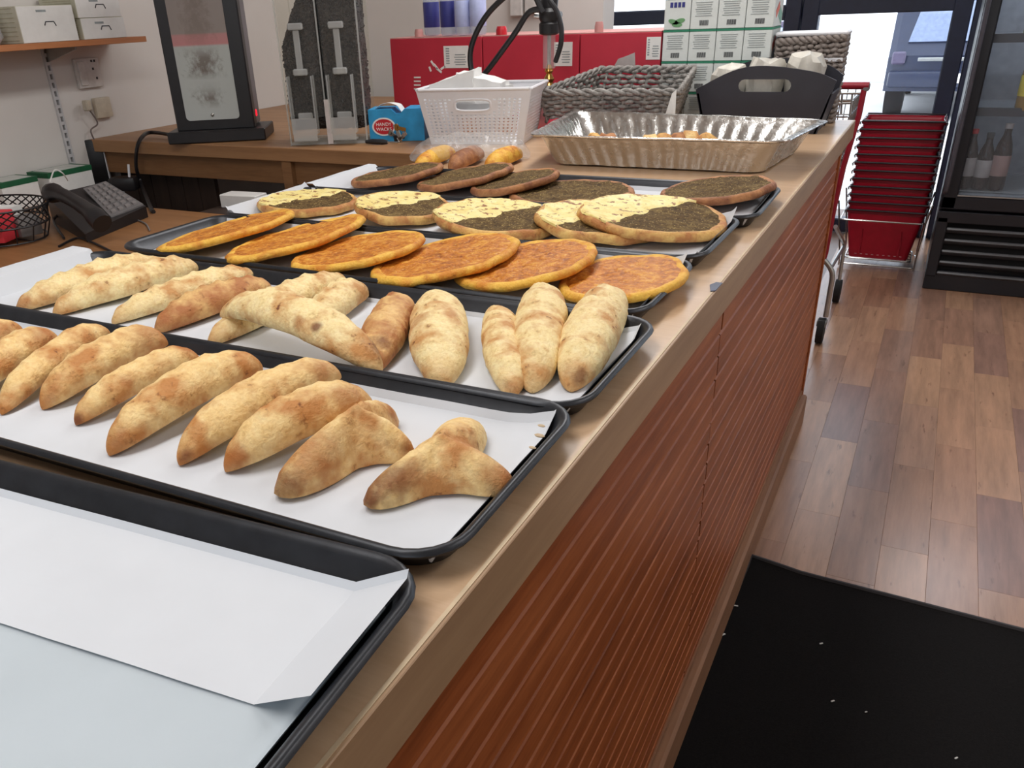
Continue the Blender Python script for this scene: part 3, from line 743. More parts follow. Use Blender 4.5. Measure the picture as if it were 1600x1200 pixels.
cable('thin grey telephone cable running down the wall to the modem', [p2 + Vector((.0, .004, -.012)), p2 + Vector((-.005, .03, -.06)), atx(142, 205, WALLX + .02), atx(155, 232, WALLX + .03)], .0026, GCAB)
# modem
hm = 64 * pxs(base_r)
e = thing('modem', 'upright black modem with a white front edge near the wall', 'modem', base_r)
M_ = rotz(math.radians(35))
c0 = base_r + Vector((0, 0, hm / 2 + .004))
MB().box(c0, (.085, .032, hm), M_, .004, 2).build('case', BLK, e)
MB().box(c0 + M_ @ Vector((.044, -.008, 0)), (.004, .014, hm * .97), M_, .001).build('edge_strip', WHT, e)
MB().box(base_r + Vector((0, 0, .003)), (.10, .05, .006), M_, .002).build('foot', BLK, e)
# black adapter + cords
pa = at(197, 297, DZ)
e = thing('power_adapter', 'small black power adapter behind the telephone', 'adapter', pa)
MB().box(pa + Vector((0, 0, .022)), (.09, .06, .044), rotz(.5), .008, 2).build('case', BLK, e)
MB().tube([pa + Vector((.03, .0, .045)), pa + Vector((.036, .002, .085))], .004, 6).build('plug', WHT, e)
cable('thick black power cord looping down from the grinder behind the counter edge', [Vector((-1.93, 2.07, .915)), at(238, 207, .915), at(222, 214, .912), aty(214, 232, 2.012), aty(213, 262, 2.010), aty(222, 290, 2.008), at(236, 325, DZ + .006), at(240, 331, DZ + .005)], .0065, BLK)
cable('black cord crossing the desk front below the telephone', [at(92, 385, DZ + .004), at(120, 372, DZ + .004), at(142, 378, DZ + .004), at(160, 386, DZ + .004), at(178, 395, DZ + .004)], .0030, BLK)
cable('pale curved cable lying right of the telephone', [at(200, 340, DZ + .003), at(215, 344, DZ + .003), at(228, 350, DZ + .003), at(234, 360, DZ + .003)], .0022, GREY)
cable('white cable arching over the telephone handset', [at(78, 285, DZ + .09), at(85, 266, DZ + .11), at(97, 270, DZ + .10), at(106, 282, DZ + .07)], .0022, WHTP)
# telephone
e = thing('telephone', 'black desk telephone with grey keys beside the wire basket', 'telephone', at(140, 350, DZ))
bl2, br, fr, fl2 = at(72, 306, .825), at(165, 284, .83), at(228, 322, .782), at(133, 366, .772)
top = [fl2, fr, br, bl2]; bot = [Vector((p.x, p.y, DZ + .0005)) for p in top]
MB().hexa(bot, top).build('case', BLK, e)
bl, fl_ = at(128, 296, .829), at(174, 344, .777)
def kp(u, v, h=0): # u across, v from back to front
    a = bl.lerp(br, u); b_ = fl_.lerp(fr, u); return a.lerp(b_, v) + Vector((0, 0, h))
MB().hexa([kp(.03, .97, .0005), kp(.97, .97, .0005), kp(.97, .03, .0005), kp(.03, .03, .0005)], [kp(.03, .97, .005), kp(.97, .97, .005), kp(.97, .03, .005), kp(.03, .03, .005)]).build('key_panel', plain('phone_grey', rgb(112, 110, 112), .5), e)
for r_ in range(7):
    for c_ in range(4):
        u, v = .12 + c_ * .21, .10 + r_ * .122
        MB().hexa([kp(u, v + .075, .005), kp(u + .14, v + .075, .005), kp(u + .14, v, .005), kp(u, v, .005)], [kp(u + .01, v + .07, .009), kp(u + .13, v + .07, .009), kp(u + .13, v + .005, .009), kp(u + .01, v + .005, .009)]).build('key', plain('phone_key_grey', rgb(134, 130, 130), .5), e)
h0, h1 = at(80, 302, .855), at(160, 350, .805); dh = (h1 - h0)
MB().tube(catmull([h0, h0 + dh * .16 + Vector((0, 0, .012)), h0 + dh * .5 + Vector((0, 0, .018)), h0 + dh * .84 + Vector((0, 0, .012)), h1], 5), [.026] * 4 + [.024, .021, .019, .019, .018, .018, .018, .018, .019, .019, .021, .023] + [.026] * 5, 12).build('handset', BLK, e)
MB().tube(catmull([h0 + Vector((0, 0, .0)), at(82, 318, .80), at(96, 330, .79), at(84, 345, .77), at(100, 372, .755)], 10), .0035, 6).build('coiled_cord', BLK, e)
# wire basket with packets
wc = at(4, 374, DZ); ra = 88 * pxs(wc); hb = .092
e = thing('wire_basket', 'black diamond wire basket holding red and white packets at far left', 'basket', wc)
ring = lambda z, k=1.: [wc + Vector((ra * k * math.cos(a * math.pi / 16), ra * .8 * k * math.sin(a * math.pi / 16), z)) for a in range(32)]
mb = MB()
for z, k in ((.006, .86), (.048, .97), (.092, 1.03)): mb.tube(ring(z, k), .0026, 6, True)
for a in range(32):
    q = lambda z, k, a: wc + Vector((ra * k * math.cos(a * math.pi / 16), ra * .8 * k * math.sin(a * math.pi / 16), z))
    if a % 2 == 0: mb.tube([q(.006, .86, a), q(.048, .97, a)], .0018, 5)
    mb.tube([q(.048, .97, a), q(.092, 1.03, a + 2.5)], .0018, 5); mb.tube([q(.048, .97, a), q(.092, 1.03, a - 2.5)], .0018, 5)
mb.tube([q(.006, .86, 0), q(.006, .86, 16)], .0018, 5); mb.tube([q(.006, .86, 8), q(.006, .86, 24)], .0018, 5)
mb.build('wire_frame', BLK, e, kind='stuff')
CORAL = plain('coral_red_packet', rgb(222, 62, 74), .5, 0, .1)
for i, (dx, dy, s, mt, lab) in enumerate(((.050, -.045, (.085, .07, .074), CORAL, 'coral red packet in the front of the wire basket'), (-.045, -.06, (.07, .05, .074), CORAL, 'coral red packet at the left edge of the picture in the wire basket'), (.07, .03, (.06, .06, .05), GREY, 'grey packet at the back right of the wire basket'), (-.01, .03, (.07, .06, .062), WHTP, 'white packet at the back of the wire basket'))):
    props(MB().box(wc + Vector((dx, dy, s[2] / 2 + .012)), s, rotz(.4 + i * .5), .004, 2).build('packet', mt), lab, 'packet', 'packets in the wire basket')
def greenbox(label, pa, pb, h):
    y0, y1 = atx(pa[0], pa[1], WALLX + .11).y, atx(pb[0], pb[1], WALLX + .11).y
    e = thing('green_white_box', label, 'box', (WALLX + .06, (y0 + y1) / 2, DZ), 0, 'green and white boxes along the wall')
    MB().box((WALLX + .062, (y0 + y1) / 2, DZ + h / 2), (.10, y1 - y0, h), bev=.001).build('body', WHTP, e)
    MB().box((WALLX + .062, (y0 + y1) / 2, DZ + h - .006), (.102, y1 - y0 + .002, .016)).build('green_band', DGRN, e)
    MB().box((WALLX + .062, (y0 + y1) / 2, DZ + h + .0022), (.085, (y1 - y0) * .8, .0012)).build('top_print', plain('silver_print', rgb(196, 200, 196), .4), e)
greenbox('green and white box at the left picture edge, behind the wire basket', (0, 290), (57, 278), .085)
greenbox('green and white box by the wall right behind the telephone', (74, 275), (142, 262), .085)
sb = at(372, 326, DZ); u_ = Vector((1, .08, 0)).normalized()
e = thing('small_white_box', 'small white box with a red label under the return counter', 'box', sb)
M_ = rotz(.08); s_ = pxs(sb)
MB().box(sb + Vector((0, .03, 10 * s_)), (68 * s_, .06, 20 * s_), M_, .002).build('body', WHTP, e)
MB().box(sb + Vector((-21 * s_, -.0008, 11 * s_)), (15 * s_, .001, 7 * s_), M_).build('red_label', REDG, e)

# ------------------------------------------------------------------ grinder, dispenser
A, B, Cc = at(264, 227, WT), at(416, 219, WT), at(434, 206, WT)
ux = (B - A); gw = ux.length; ux.normalize(); uy = Vector((-ux.y, ux.x, 0)); gd = max(.19, (Cc - B).dot(uy))
GM = Matrix((ux, uy, Vector((0, 0, 1)))).transposed()
G = thing('coffee_grinder', 'tall black grinder with a stained steel front plate', 'grinder', A + GM @ Vector((gw / 2, gd / 2, 0)))
L3 = lambda x, y, z: A + GM @ Vector((x, y, z))
MB().box(L3(gw / 2, gd / 2, .019), (gw, gd, .036), GM, .003).build('base', BLK, G)
MB().box(L3(gw * .49, .055, .30), (gw * .80, .05, .53), GM, .004).build('front_frame', BLK, G)
MB().box(L3(gw * .50, .125, .30), (gw * .76, .10, .52), GM, .004).build('body', plain('grey_enamel', rgb(104, 100, 106), .4), G)
t = NT('coffee_stained_steel'); v = t.coord('Object'); g = t.coord('Generated')
n1 = t.noise(v, 22, 5, .7); sp_ = t.n('ShaderNodeSeparateXYZ'); t.l(g, sp_.inputs[0])
dx = t.math('ABSOLUTE', t.math('SUBTRACT', sp_.outputs[0], .5))
n5 = t.noise(v, 90, 4, .7)
zb_ = t.ramp(sp_.outputs[2], [(0, 0.), (.06, .0), (.12, .9), (.17, .25), (.22, .0), (.27, 1.), (.34, .9), (.40, .15), (.5, .45), (1, .7)])
st_ = t.math('MULTIPLY', t.ramp(t.math('SUBTRACT', t.math('ADD', t.math('MULTIPLY', n1, .6), t.math('MULTIPLY', n5, .4)), t.math('MULTIPLY', dx, .62)), [(.30, 0.), (.50, .8)]), zb_)
base_ = t.ramp(sp_.outputs[2], [(0, rgb(190, 196, 194)), (.40, rgb(176, 180, 176)), (.41, rgb(186, 128, 128)), (.46, rgb(180, 130, 128)), (.47, rgb(142, 132, 126)), (1, rgb(128, 118, 114))])
t.color(t.mix(st_, base_, rgb(92, 74, 60))); t.set(Metallic=.25, Roughness=.45); STAIN = t.m
fz0, fz1 = .067, .60; fx0, fx1 = gw * .205, gw * .75
pl = rrect(fx0, fx1, fz0, fz1, .012, 0)
MB().prism([L3(q.x, .0288, q.y) for q in pl], GM @ Vector((0, -.0022, 0))).build('steel_plate', STAIN, G, smooth=False)
MB().lathe([(.001, .0), (.0055, .0), (.0055, .002), (.003, .0045), (.001, .005)], L3((fx0 + fx1) / 2, .0262, fz0 + .015), 12, R=Matrix((ux, Vector((0, 0, 1)), -uy)).transposed()).build('screw', STEEL, G)
MB().box(L3(gw * .885, .095, .075), (.006, .014, .020), GM, .002).build('power_light', emit('red_indicator', rgb(240, 30, 50), 1.2), G)
MB().tube([L3(gw * .88, .11, .445), L3(gw * 1.02, .11, .447)], [.015, .018], 14).build('side_knob', BLK, G)

A2, B2 = at(455, 228, WT), at(575, 224, WT)
ux2 = (B2 - A2); dw = ux2.length; ux2.normalize(); uy2 = Vector((-ux2.y, ux2.x, 0)); DM = Matrix((ux2, uy2, Vector((0, 0, 1)))).transposed()
D3 = lambda x, y, z: A2 + DM @ Vector((x, y, z)); dd = .17; dh_ = .52
D = thing('bean_dispenser', 'clear twin bean dispenser filled with dark coffee beans', 'dispenser', D3(dw / 2, dd / 2, 0))
for x, nm in ((.0015, 'side_panel'), (dw - .0015, 'side_panel'), (dw / 2, 'divider')):
    MB().box(D3(x, dd / 2, dh_ / 2), (.004, dd, dh_), DM).build(nm, ACRY, D)
    MB().box(D3(x, .001, dh_ / 2), (.0046, .003, dh_), DM).build('panel_edge', ACRYE, D)
MB().box(D3(dw / 2, dd, dh_ / 2), (dw, .004, dh_), DM).build('back_panel', ACRY, D)
MB().box(D3(dw / 2, dd / 2, .004), (dw, dd, .006), DM).build('base_plate', ACRYE, D)
MB().box(D3(dw / 2 + .006, -.001, .065), (.016, .006, .125), DM).build('white_strip', plain('white_tape', rgb(214, 206, 204), .5), D)
def lumpy(b, t_, cuts, amp, fr=70):
    mb = MB().hexa(b, t_); bmesh.ops.subdivide_edges(mb.bm, edges=mb.bm.edges[:], cuts=cuts, use_grid_fill=True)
    for v_ in mb.bm.verts:
        n_ = noise.noise_vector(v_.co * fr); v_.co += n_ * amp
    return mb
for k in (0, 1):
    x0 = .006 + k * dw / 2; x1 = dw / 2 - .005 + k * (dw / 2 - .002)
    MB().box(D3((x0 + x1) / 2, .004, .30), (x1 - x0, .003, .44), DM).build('front_panel', ACRY, D)
    zb = .045
    zl, zr = (.36, .50) if k == 0 else (.47, .50)
    q = [D3(x0 + .002, .012, zb), D3(x1 - .002, .012, zb), D3(x1 - .002, dd - .012, zb), D3(x0 + .002, dd - .012, zb)]
    q2 = [D3(x0 + .002, .012, zl - .09 * (1 - k)), D3(x1 - .002, .012, zr), D3(x1 - .002, dd - .012, zr), D3(x0 + .002, dd - .012, zl)]
    mb = lumpy(q, q2, 22, .004)
    for i_ in range(1500):
        u_, v_ = rnd.random(), rnd.random()
        if i_ % 5: c_ = q[0].lerp(q[1], u_).lerp(q2[0].lerp(q2[1], u_), v_)
        else: c_ = q[1].lerp(q[2], u_).lerp(q2[1].lerp(q2[2], u_), v_)
        ax = [Vector((rnd.gauss(0, 1), rnd.gauss(0, 1), rnd.gauss(0, 1))).normalized()]; ax.append(ax[0].orthogonal().normalized()); ax.append(ax[0].cross(ax[1]))
        P_ = [mb.bm.verts.new(c_ + a_ * sg * k_) for a_, k_ in zip(ax, (.0065, .0042, .0036)) for sg in (1, -1)]
        for f_ in ((0, 2, 4), (2, 1, 4), (1, 3, 4), (3, 0, 4), (2, 0, 5), (1, 2, 5), (3, 1, 5), (0, 3, 5)): mb.bm.faces.new([P_[j_] for j_ in f_])
    mb.build('bean_fill', BEANS, D, kind='stuff', angle=3)
    xc = (x0 + x1) / 2 - .004
    ch = MB()
    for s in (-1, 1): ch.box(D3(xc + s * .036, -.014, .115), (.004, .034, .16), DM, .001)
    ch.box(D3(xc, -.014, .018), (.072, .034, .004), DM)
    ch.box(D3(xc, -.029, .05), (.072, .004, .06), DM)
    ch.build('chute', ACRYE, D)
    MB().box(D3(xc + .002, -.006, .255), (.018, .01, .12), DM, .002).build('slide_bar', ACRYE, D)
    for z, w_ in ((.325, .044), (.205, .042), (.085, .044)): MB().box(D3(xc + .003, -.010, z), (w_, .016, .018), DM, .003).build('clip', ACRYE, D)

# ------------------------------------------------------------------ red cartons, bottles, tea boxes
RY = 2.80
xs = [aty(611, 100, RY).x, aty(754, 100, RY).x, aty(905, 100, RY).x, aty(1032, 100, RY).x]
RL = ['red carton at left with a white label beside the hose', 'middle red carton behind the water pipe', 'red carton at right with a torn grey patch']
for i in range(3):
    x0, x1 = xs[i] + .002, xs[i + 1] - .002
    e = thing('red_carton', RL[i], 'carton', ((x0 + x1) / 2, RY + .15, WT), 0, 'red cartons on the back counter')
    zt = WT + .262
    MB().box(((x0 + x1) / 2, RY + .15, (WT + zt) / 2), (x1 - x0, .30, zt - WT), bev=.002).build('body', RED, e)
    MB().box(((x0 + x1) / 2, RY + .15, zt + .0015), (x1 - x0 - .002, .298, .003)).build('top_flap', REDTOP, e)
    a, b_ = ((693, 72), (733, 106)) if i == 0 else (((866, 66), (894, 103)) if i == 1 else ((1011, 58), (1031, 93)))
    pa, pb = aty(a[0], a[1], RY), aty(b_[0], b_[1], RY)
    MB().box(((pa.x + pb.x) / 2, RY - .0006, (pa.z + pb.z) / 2), (pb.x - pa.x, .0012, pa.z - pb.z)).build('white_label', WHTP, e)
    mb = MB()
    for k in range(5): mb.box((pa.x + (pb.x - pa.x) * .66, RY - .0014, pa.z + (pb.z - pa.z) * (.4 + .11 * k)), ((pb.x - pa.x) * (.4 + .08 * (k % 2)), .0006, .003))
    for k in range(7): mb.box((pa.x + (pb.x - pa.x) * .16, RY - .0014, pa.z + (pb.z - pa.z) * (.12 + .11 * k)), ((pb.x - pa.x) * .14, .0006, .004))
    mb.build('label_print', INKG, e)
    if i == 0:
        mb = MB()
        for (x, y, w_, an) in ((676, 99, 5, .9), (681, 104, 5, .8), (686, 110, 6, .6), (672, 108, 4, 1.2), (692, 106, 5, -.5)):
            q = aty(x, y, RY - .0006); mb.box(q, (w_ * .0042, .0012, .007), Matrix.Rotation(an, 3, 'Y'))
        for k in range(4):
            q = aty(652, 121 + k * 6, RY - .0006); mb.box(q, (.028, .0012, .005))
        mb.build('white_print', WHTP, e, kind='stuff')
    if i == 2:
        MB().prism([aty(x, y, RY - .0002) for x, y in ((957, 108), (966, 92), (980, 87), (992, 82), (993, 107))], (0, -.0014, 0)).build('torn_patch', plain('torn_grey_card', rgb(176, 168, 166), .8), e)
RT = WT + .2655
for (px, py, r_, h_, mt, lab) in ((634, 60, .016, .026, plain('pink_cap', rgb(196, 140, 136), .5), 'pale pink plastic piece standing on the left red carton'), (768, 56, .019, .026, REDG, 'red round plastic piece lying on the middle red carton'), (920, 52, .014, .03, plain('pink_cap', rgb(196, 140, 136), .5), 'small pinkish plastic piece on the right red carton')):
    p = at(px, py, RT); p.y = max(p.y, RY + .02)
    props(MB().lathe([(.001, 0), (r_, 0), (r_, h_ * .55), (r_ * .9, h_ * .8), (r_ * .8, h_), (.001, h_)], p, 18).build('plastic_piece', mt), lab, 'plastic piece')
BW = clear('blue_clear_plastic', (.82, .88, .98, 1), .3, .15)
def water(px, label, navy):
    p = at(px, 56, RT); p.y = max(p.y, RY + .04)
    e = thing('water_bottle', label, 'bottle', p, 0, 'water bottles on the red cartons')
    pr = [(.003, 0), (.026, .002), (.029, .012), (.028, .05), (.029, .1), (.028, .14), (.022, .165), (.012, .18), (.012, .195)]
    MB().lathe(pr, p, 20).build('body', BW, e)
    MB().lathe([(.0285, .028), (.0295, .03), (.0295, .108), (.0285, .11)], p, 20, cap=False).build('label', NAVY if navy else plain('pale_blue_label', rgb(176, 186, 226), .4), e)
    MB().lathe([(.001, .19), (.014, .19), (.014, .206), (.001, .206)], p, 16).build('cap', NAVY if navy else WHT, e)
water(676, 'water bottle with a dark navy label, leftmost of four', True); water(702, 'water bottle with a dark navy label, second from left', True)
water(721, 'water bottle with a pale blue label, next to the navy ones', False); water(738, 'water bottle with a pale blue label, rightmost of four', False)
e = thing('wall_box', 'grey white electrical box high on the back wall', 'box', (aty(820, 10, 3.7).x, 3.7, 1.2))
for a, b_, y_ in (((800, -20), (820, 25), 3.70), ((823, -20), (852, 20), 3.695)):
    pa, pb = aty(a[0], a[1], 3.7), aty(b_[0], b_[1], 3.7)
    MB().box(((pa.x + pb.x) / 2, 3.69, (pa.z + pb.z) / 2), (pb.x - pa.x, .036, pa.z - pb.z), bev=.004).build('cover', OFFW, e)

TY = 2.80; tx0 = xs[3] + .002; tw, th_ = .0815, .0885
TEAW = plain('pale_white_card', rgb(222, 228, 226), .6, 0, .03)
tea = None
RN = ['bottom', 'second', 'third', 'top']; CN = ['leftmost', 'second from left', 'third from left', 'rightmost']
for r_ in range(4):
    for c_ in range(4):
        x0 = tx0 + c_ * tw; z0 = WT + .0005 + r_ * th_
        lab = 'white tea box with green lid edge, %s of the %s row' % (CN[c_], RN[r_] if r_ else 'hidden bottom')
        if tea is None:
            e = thing('tea_box', lab, 'box', (x0, TY, z0), 0, 'white tea boxes stacked in rows'); tea = e
            MB().box((x0 + tw / 2, TY + .07, z0 + .041), (tw - .002, .14, .082), bev=.0012).build('body', TEAW, e)
            MB().box((x0 + tw / 2, TY + .07, z0 + .085), (tw - .001, .141, .0055)).build('lid_edge', GRN, e)
            mb = MB()
            for k in range(7): mb.box((x0 + tw * .48, TY - .0005, z0 + .072 - k * .006), (tw * (.62 - .05 * (k % 3)), .0008, .0016))
            mb.build('printed_lines', INKG, e)
            mb = MB()
            for k in range(9): mb.box((x0 + tw * .36 + k * .0031, TY - .0005, z0 + .017), (.0016 + .0007 * (k % 2), .0008, .014))
            mb.build('barcode', INK, e)
            mb = MB(); mb.box((x0 + tw - .0004, TY + .05, z0 + .045), (.0008, .05, .022), Matrix.Rotation(.5, 3, 'X'))
            mb.build('leaf_print', plain('coral_print', rgb(222, 120, 104), .6), e)
            mb = MB(); mb.box((x0 + tw - .0004, TY + .10, z0 + .03), (.0008, .06, .03), Matrix.Rotation(-.4, 3, 'X')); mb.build('leaf_print', plain('pale_green_print', rgb(130, 176, 160), .6), e)
        else:
            e = copy_tree(tea); e.location = (x0, TY, z0); e['label'] = lab
        if r_ == 3 and c_ == 0:                           # this one shows its front
            for ch in list(e.children):
                if ch.name.startswith(('printed', 'barcode')): bpy.data.objects.remove(ch)
            mb = MB()
            for dx in (.022, .034, .046, .058): mb.box((x0 + dx, TY - .0005, z0 + .068), (.009, .0008, .014))
            mb.build('logo_letters', NAVY, e)
            for dx, dz, an in ((.03, .022, .3), (.05, .024, -.2), (.042, .014, .05)):
                MB().lathe([(.001, 0), (.016, .0), (.016, .0008), (.001, .0008)], (x0 + dx, TY - .0002, z0 + dz), 16, 1., .42, R=Matrix.Rotation(an, 3, 'Y') @ Matrix.Rotation(math.pi / 2, 3, 'X')).build('leaf_print', plain('leaf_green_print', rgb(108, 158, 110), .6), e)

# ------------------------------------------------------------------ white basket, blue box, keys
wA, wT, wTR = at(667, 228, WT), aty(650, 142, 2.17), aty(830, 138, 2.24)
ub = (wTR - wT); ub.z = 0; bwid = ub.length; ub.normalize(); vb = Vector((-ub.y, ub.x, 0)); BM = Matrix((ub, vb, Vector((0, 0, 1)))).transposed()
O_ = Vector((wT.x, wT.y, WT + .0008)); hB = wT.z - WT; dB = .235
B3 = lambda x, y, z: O_ + BM @ Vector((x, y, z))
WB = thing('plastic_basket', 'white perforated plastic basket with a hand hole', 'basket', B3(bwid / 2, dB / 2, 0))
ti = .030
def bpt(s, u, v):                                         # side s, u along, v up
    ins = ti * (1 - v); x0, x1, y0, y1 = ins, bwid - ins, ins * .8, dB - ins * .8
    P = [(x0, y0), (x1, y0), (x1, y1), (x0, y1)]; a, b_ = P[s], P[(s + 1) % 4]
    return B3(a[0] + (b_[0] - a[0]) * u, a[1] + (b_[1] - a[1]) * u, v * hB)
def spacing(n, fr, m0, m1):
    out = [0., m0]; st = (1 - m0 - m1) / n
    for k in range(n): out += [m0 + st * (k + fr), m0 + st * (k + 1)]
    out[-1] = 1 - m1; return out + [1.]
for s in range(4):
    U = spacing(20 if s % 2 == 0 else 14, .5, .05, .05); V = spacing(14, .52, .05, .13)
    sol = lambda i, j: False
    def skip(i, j, s=s, U=U, V=V):
        u, v = (U[i] + U[i + 1]) / 2, (V[j] + V[j + 1]) / 2
        if s in (0, 2):
            du, dv = abs(u - .49) / .16, abs(v - .72) / .10
            if du ** 4 + dv ** 4 < 1: return True
            du, dv = abs(u - .49) / .21, abs(v - .72) / .16
            if du ** 4 + dv ** 4 < 1: return False
        return i % 2 == 1 and j % 2 == 1 and 0 < i < len(U) - 2 and 0 < j < len(V) - 2
    MB().grid(lambda a, b_, s=s, U=U, V=V: bpt(s, U[round(a * (len(U) - 1))], V[round(b_ * (len(V) - 1))]), len(U) - 1, len(V) - 1, skip).build('lattice_wall', WHT, WB, solid=.0022, smooth=False)
    if s in (0, 2):
        MB().tube([bpt(s, .49 + .165 * math.copysign(abs(math.cos(a)) ** .5, math.cos(a)), .72 + .105 * math.copysign(abs(math.sin(a)) ** .5, math.sin(a))) for a in [k * math.pi / 14 for k in range(28)]], .0035, 6, True).build('hand_hole_rim', WHT, WB)
MB().tube([bpt(s, u, 1.) for s in range(4) for u in (.02, .98)], .0045, 8, True).build('rim', WHT, WB)
MB().box(B3(bwid / 2, dB / 2, .004), (bwid - 2 * ti, dB - 1.6 * ti, .004), BM).build('bottom', WHT, WB)
NAPS = [((.09, .10), .165, (.13, .10, .05), .06, -.16, 'white paper stack slanting up at the left of the basket'), ((.165, .12), .160, (.13, .12, .05), -.05, .12, 'white paper stack in the middle of the basket'), ((.15, .16), .115, (.18, .06, .10), .02, .05, 'white paper sleeve at the back of the basket')]
for (x, y), z, s, a, tl, lab in NAPS:
    mb = lumpy([B3(x, y, z) + BM @ Vector((sx * s[0] / 2, sy * s[1] / 2, -.055)) for sx, sy in ((-1, -1), (1, -1), (1, 1), (-1, 1))],
               [B3(x, y, z) + BM @ Vector((sx * s[0] / 2, sy * s[1] / 2, s[2] / 2 - .012 + tl * sx * -.12)) for sx, sy in ((-1, -1), (1, -1), (1, 1), (-1, 1))], 5, .004, 30)
    props(mb.build('paper_stack', WHTP, None, angle=.5), lab, 'paper', 'paper in the white basket')
bA, bB = at(579, 222, WT), at(664, 220, WT)
ux3 = (bB - bA); w3 = ux3.length; ux3.normalize(); uy3 = Vector((-ux3.y, ux3.x, 0)); KM = Matrix((ux3, uy3, Vector((0, 0, 1)))).transposed()
K3 = lambda x, y, z: bA + KM @ Vector((x, y, z)); h3 = .092
BX = thing('blue_paper_box', 'blue dispenser box with a red oval logo left of the white basket', 'box', K3(w3 / 2, .04, 0))
fo = [K3(x, 0, z) for x, z in ((0, .001), (w3, .001), (w3, h3), (w3 * .66, h3), (w3 * .58, h3 * .86), (w3 * .50, h3 * .86), (w3 * .42, h3), (0, h3))]
MB().prism(fo, KM @ Vector((0, .10, 0))).build('body', BLUE, BX, smooth=False)
fm = frame(K3(w3 * .27, -.0006, h3 * .47), ux3, -uy3)
Ro = fm.to_3x3()
MB().lathe([(.0001, 0), (.036, 0), (.036, .0007), (.0001, .0007)], fm.translation, 32, 1., .72, R=Ro).build('oval_rim', WHTP, BX)
MB().lathe([(.0001, .0005), (.031, .0005), (.031, .0011), (.0001, .0011)], fm.translation, 32, 1., .70, R=Ro).build('oval', REDG, BX)
M1 = fm.copy(); M1.translation = K3(w3 * .27, -.0020, h3 * .47 + .0065); text('HANDY', .0135, WHTP, BX, M1)
M1 = fm.copy(); M1.translation = K3(w3 * .27, -.0020, h3 * .47 - .0075); text('WACKS', .0135, WHTP, BX, M1)
MB().grid(lambda u, v: K3(.02 + u * w3 * .52, .01 + .06 * v, h3 + .003 + .014 * math.sin(math.pi * min(1, u * 1.1)) * (1 - .3 * v) - .020 * max(0, u - .8) / .2), 14, 6).build('paper_sheet', WHTP, BX, solid=.001)
ka, kb = at(572, 226, WT), at(606, 226, WT)
OPN = thing('bottle_opener', 'black handled opener lying at the counter edge before the blue box', 'opener', ka)
MB().tube([ka + Vector((0, 0, .008)), ka.lerp(kb, .3) + Vector((0, 0, .009)), ka.lerp(kb, .8) + Vector((0, 0, .008)), kb + Vector((0, 0, .007))], [.005, .0075, .0075, .005], 10).build('handle', BLK, OPN)
kc = at(622, 226, WT)
MB().tube([kb + Vector((0, 0, .007)), kc + Vector((0, 0, .006))], .0028, 8).build('shaft', CHROME, OPN)
KY = thing('key_bunch', 'bunch of keys and chrome tags leaning on the blue box', 'keys', kc)
kq = at(626, 222, WT)
MB().tube([kq + Vector((.012 * math.cos(a), -.002, .026 + .012 * math.sin(a))) for a in [k * math.pi / 8 for k in range(16)]], .0014, 6, True).build('ring', CHROME, KY)
for i, (dx, dz, an, mt) in enumerate(((-.016, .018, .5, CHROME), (.004, .014, -.2, BLK), (.016, .02, -.6, CHROME), (.0, .03, 1.2, STEEL), (.014, .04, .2, GOLD))):
    c_ = kq + Vector((dx, -.004 - .002 * i, dz)); Rk = Matrix.Rotation(an, 3, 'Y')
    MB().box(c_, (.030, .003, .011), Rk, .001).box(c_ + Rk @ Vector((-.017, 0, 0)), (.014, .003, .018), Rk, .002).build('key', mt, KY)

# ------------------------------------------------------------------ bagged rolls
GB = 'rolls in the clear bag'
loaf('yellow roll at the left inside the clear bag', (652, 262), (708, 236), 34, 'bread_roll', 'bread', ORIM, GB, e0=3, e1=3, base=WT + .004, hr=1., seed=91)
loaf('red brown roll in the middle of the clear bag', (705, 264), (752, 238), 36, 'bread_roll', 'bread', ZRIM, GB, e0=3, e1=3, base=WT + .004, hr=1., seed=92)
loaf('orange roll at the right inside the clear bag', (762, 264), (812, 238), 36, 'bread_roll', 'bread', ORIM, GB, e0=3, e1=3, base=WT + .004, hr=1., seed=93)
bc = at(735, 251, WT); bu = (at(832, 256, WT) - at(640, 262, WT)); bl_ = bu.length; bu.normalize(); bv = Vector((-bu.y, bu.x, 0))
bm_ = MB()
def bagp(u, v):
    a = 2 * math.pi * v; sx = (2 * u - 1); pr = max(.04, (1 - abs(sx) ** 4)) ** .6
    hgt = .062 if abs(sx) < .85 else .03
    y = .085 * pr * math.cos(a); z = max(.0, .030 * pr * (1 + math.sin(a)) * (1.05 if math.sin(a) > 0 else 1))
    p = bc + bu * (sx * bl_ / 2) + bv * y + Vector((0, 0, z + .002))
    return p + noise.noise_vector(p * 60) * .0075 * Vector((1, 1, .6)).length * .7 + Vector((0, 0, .002))
bm_.grid(bagp, 36, 28)
bo = props(bm_.build('plastic_bag', FILM, None, angle=.25), 'clear crinkled plastic bag of rolls behind the farthest tray', 'bag')

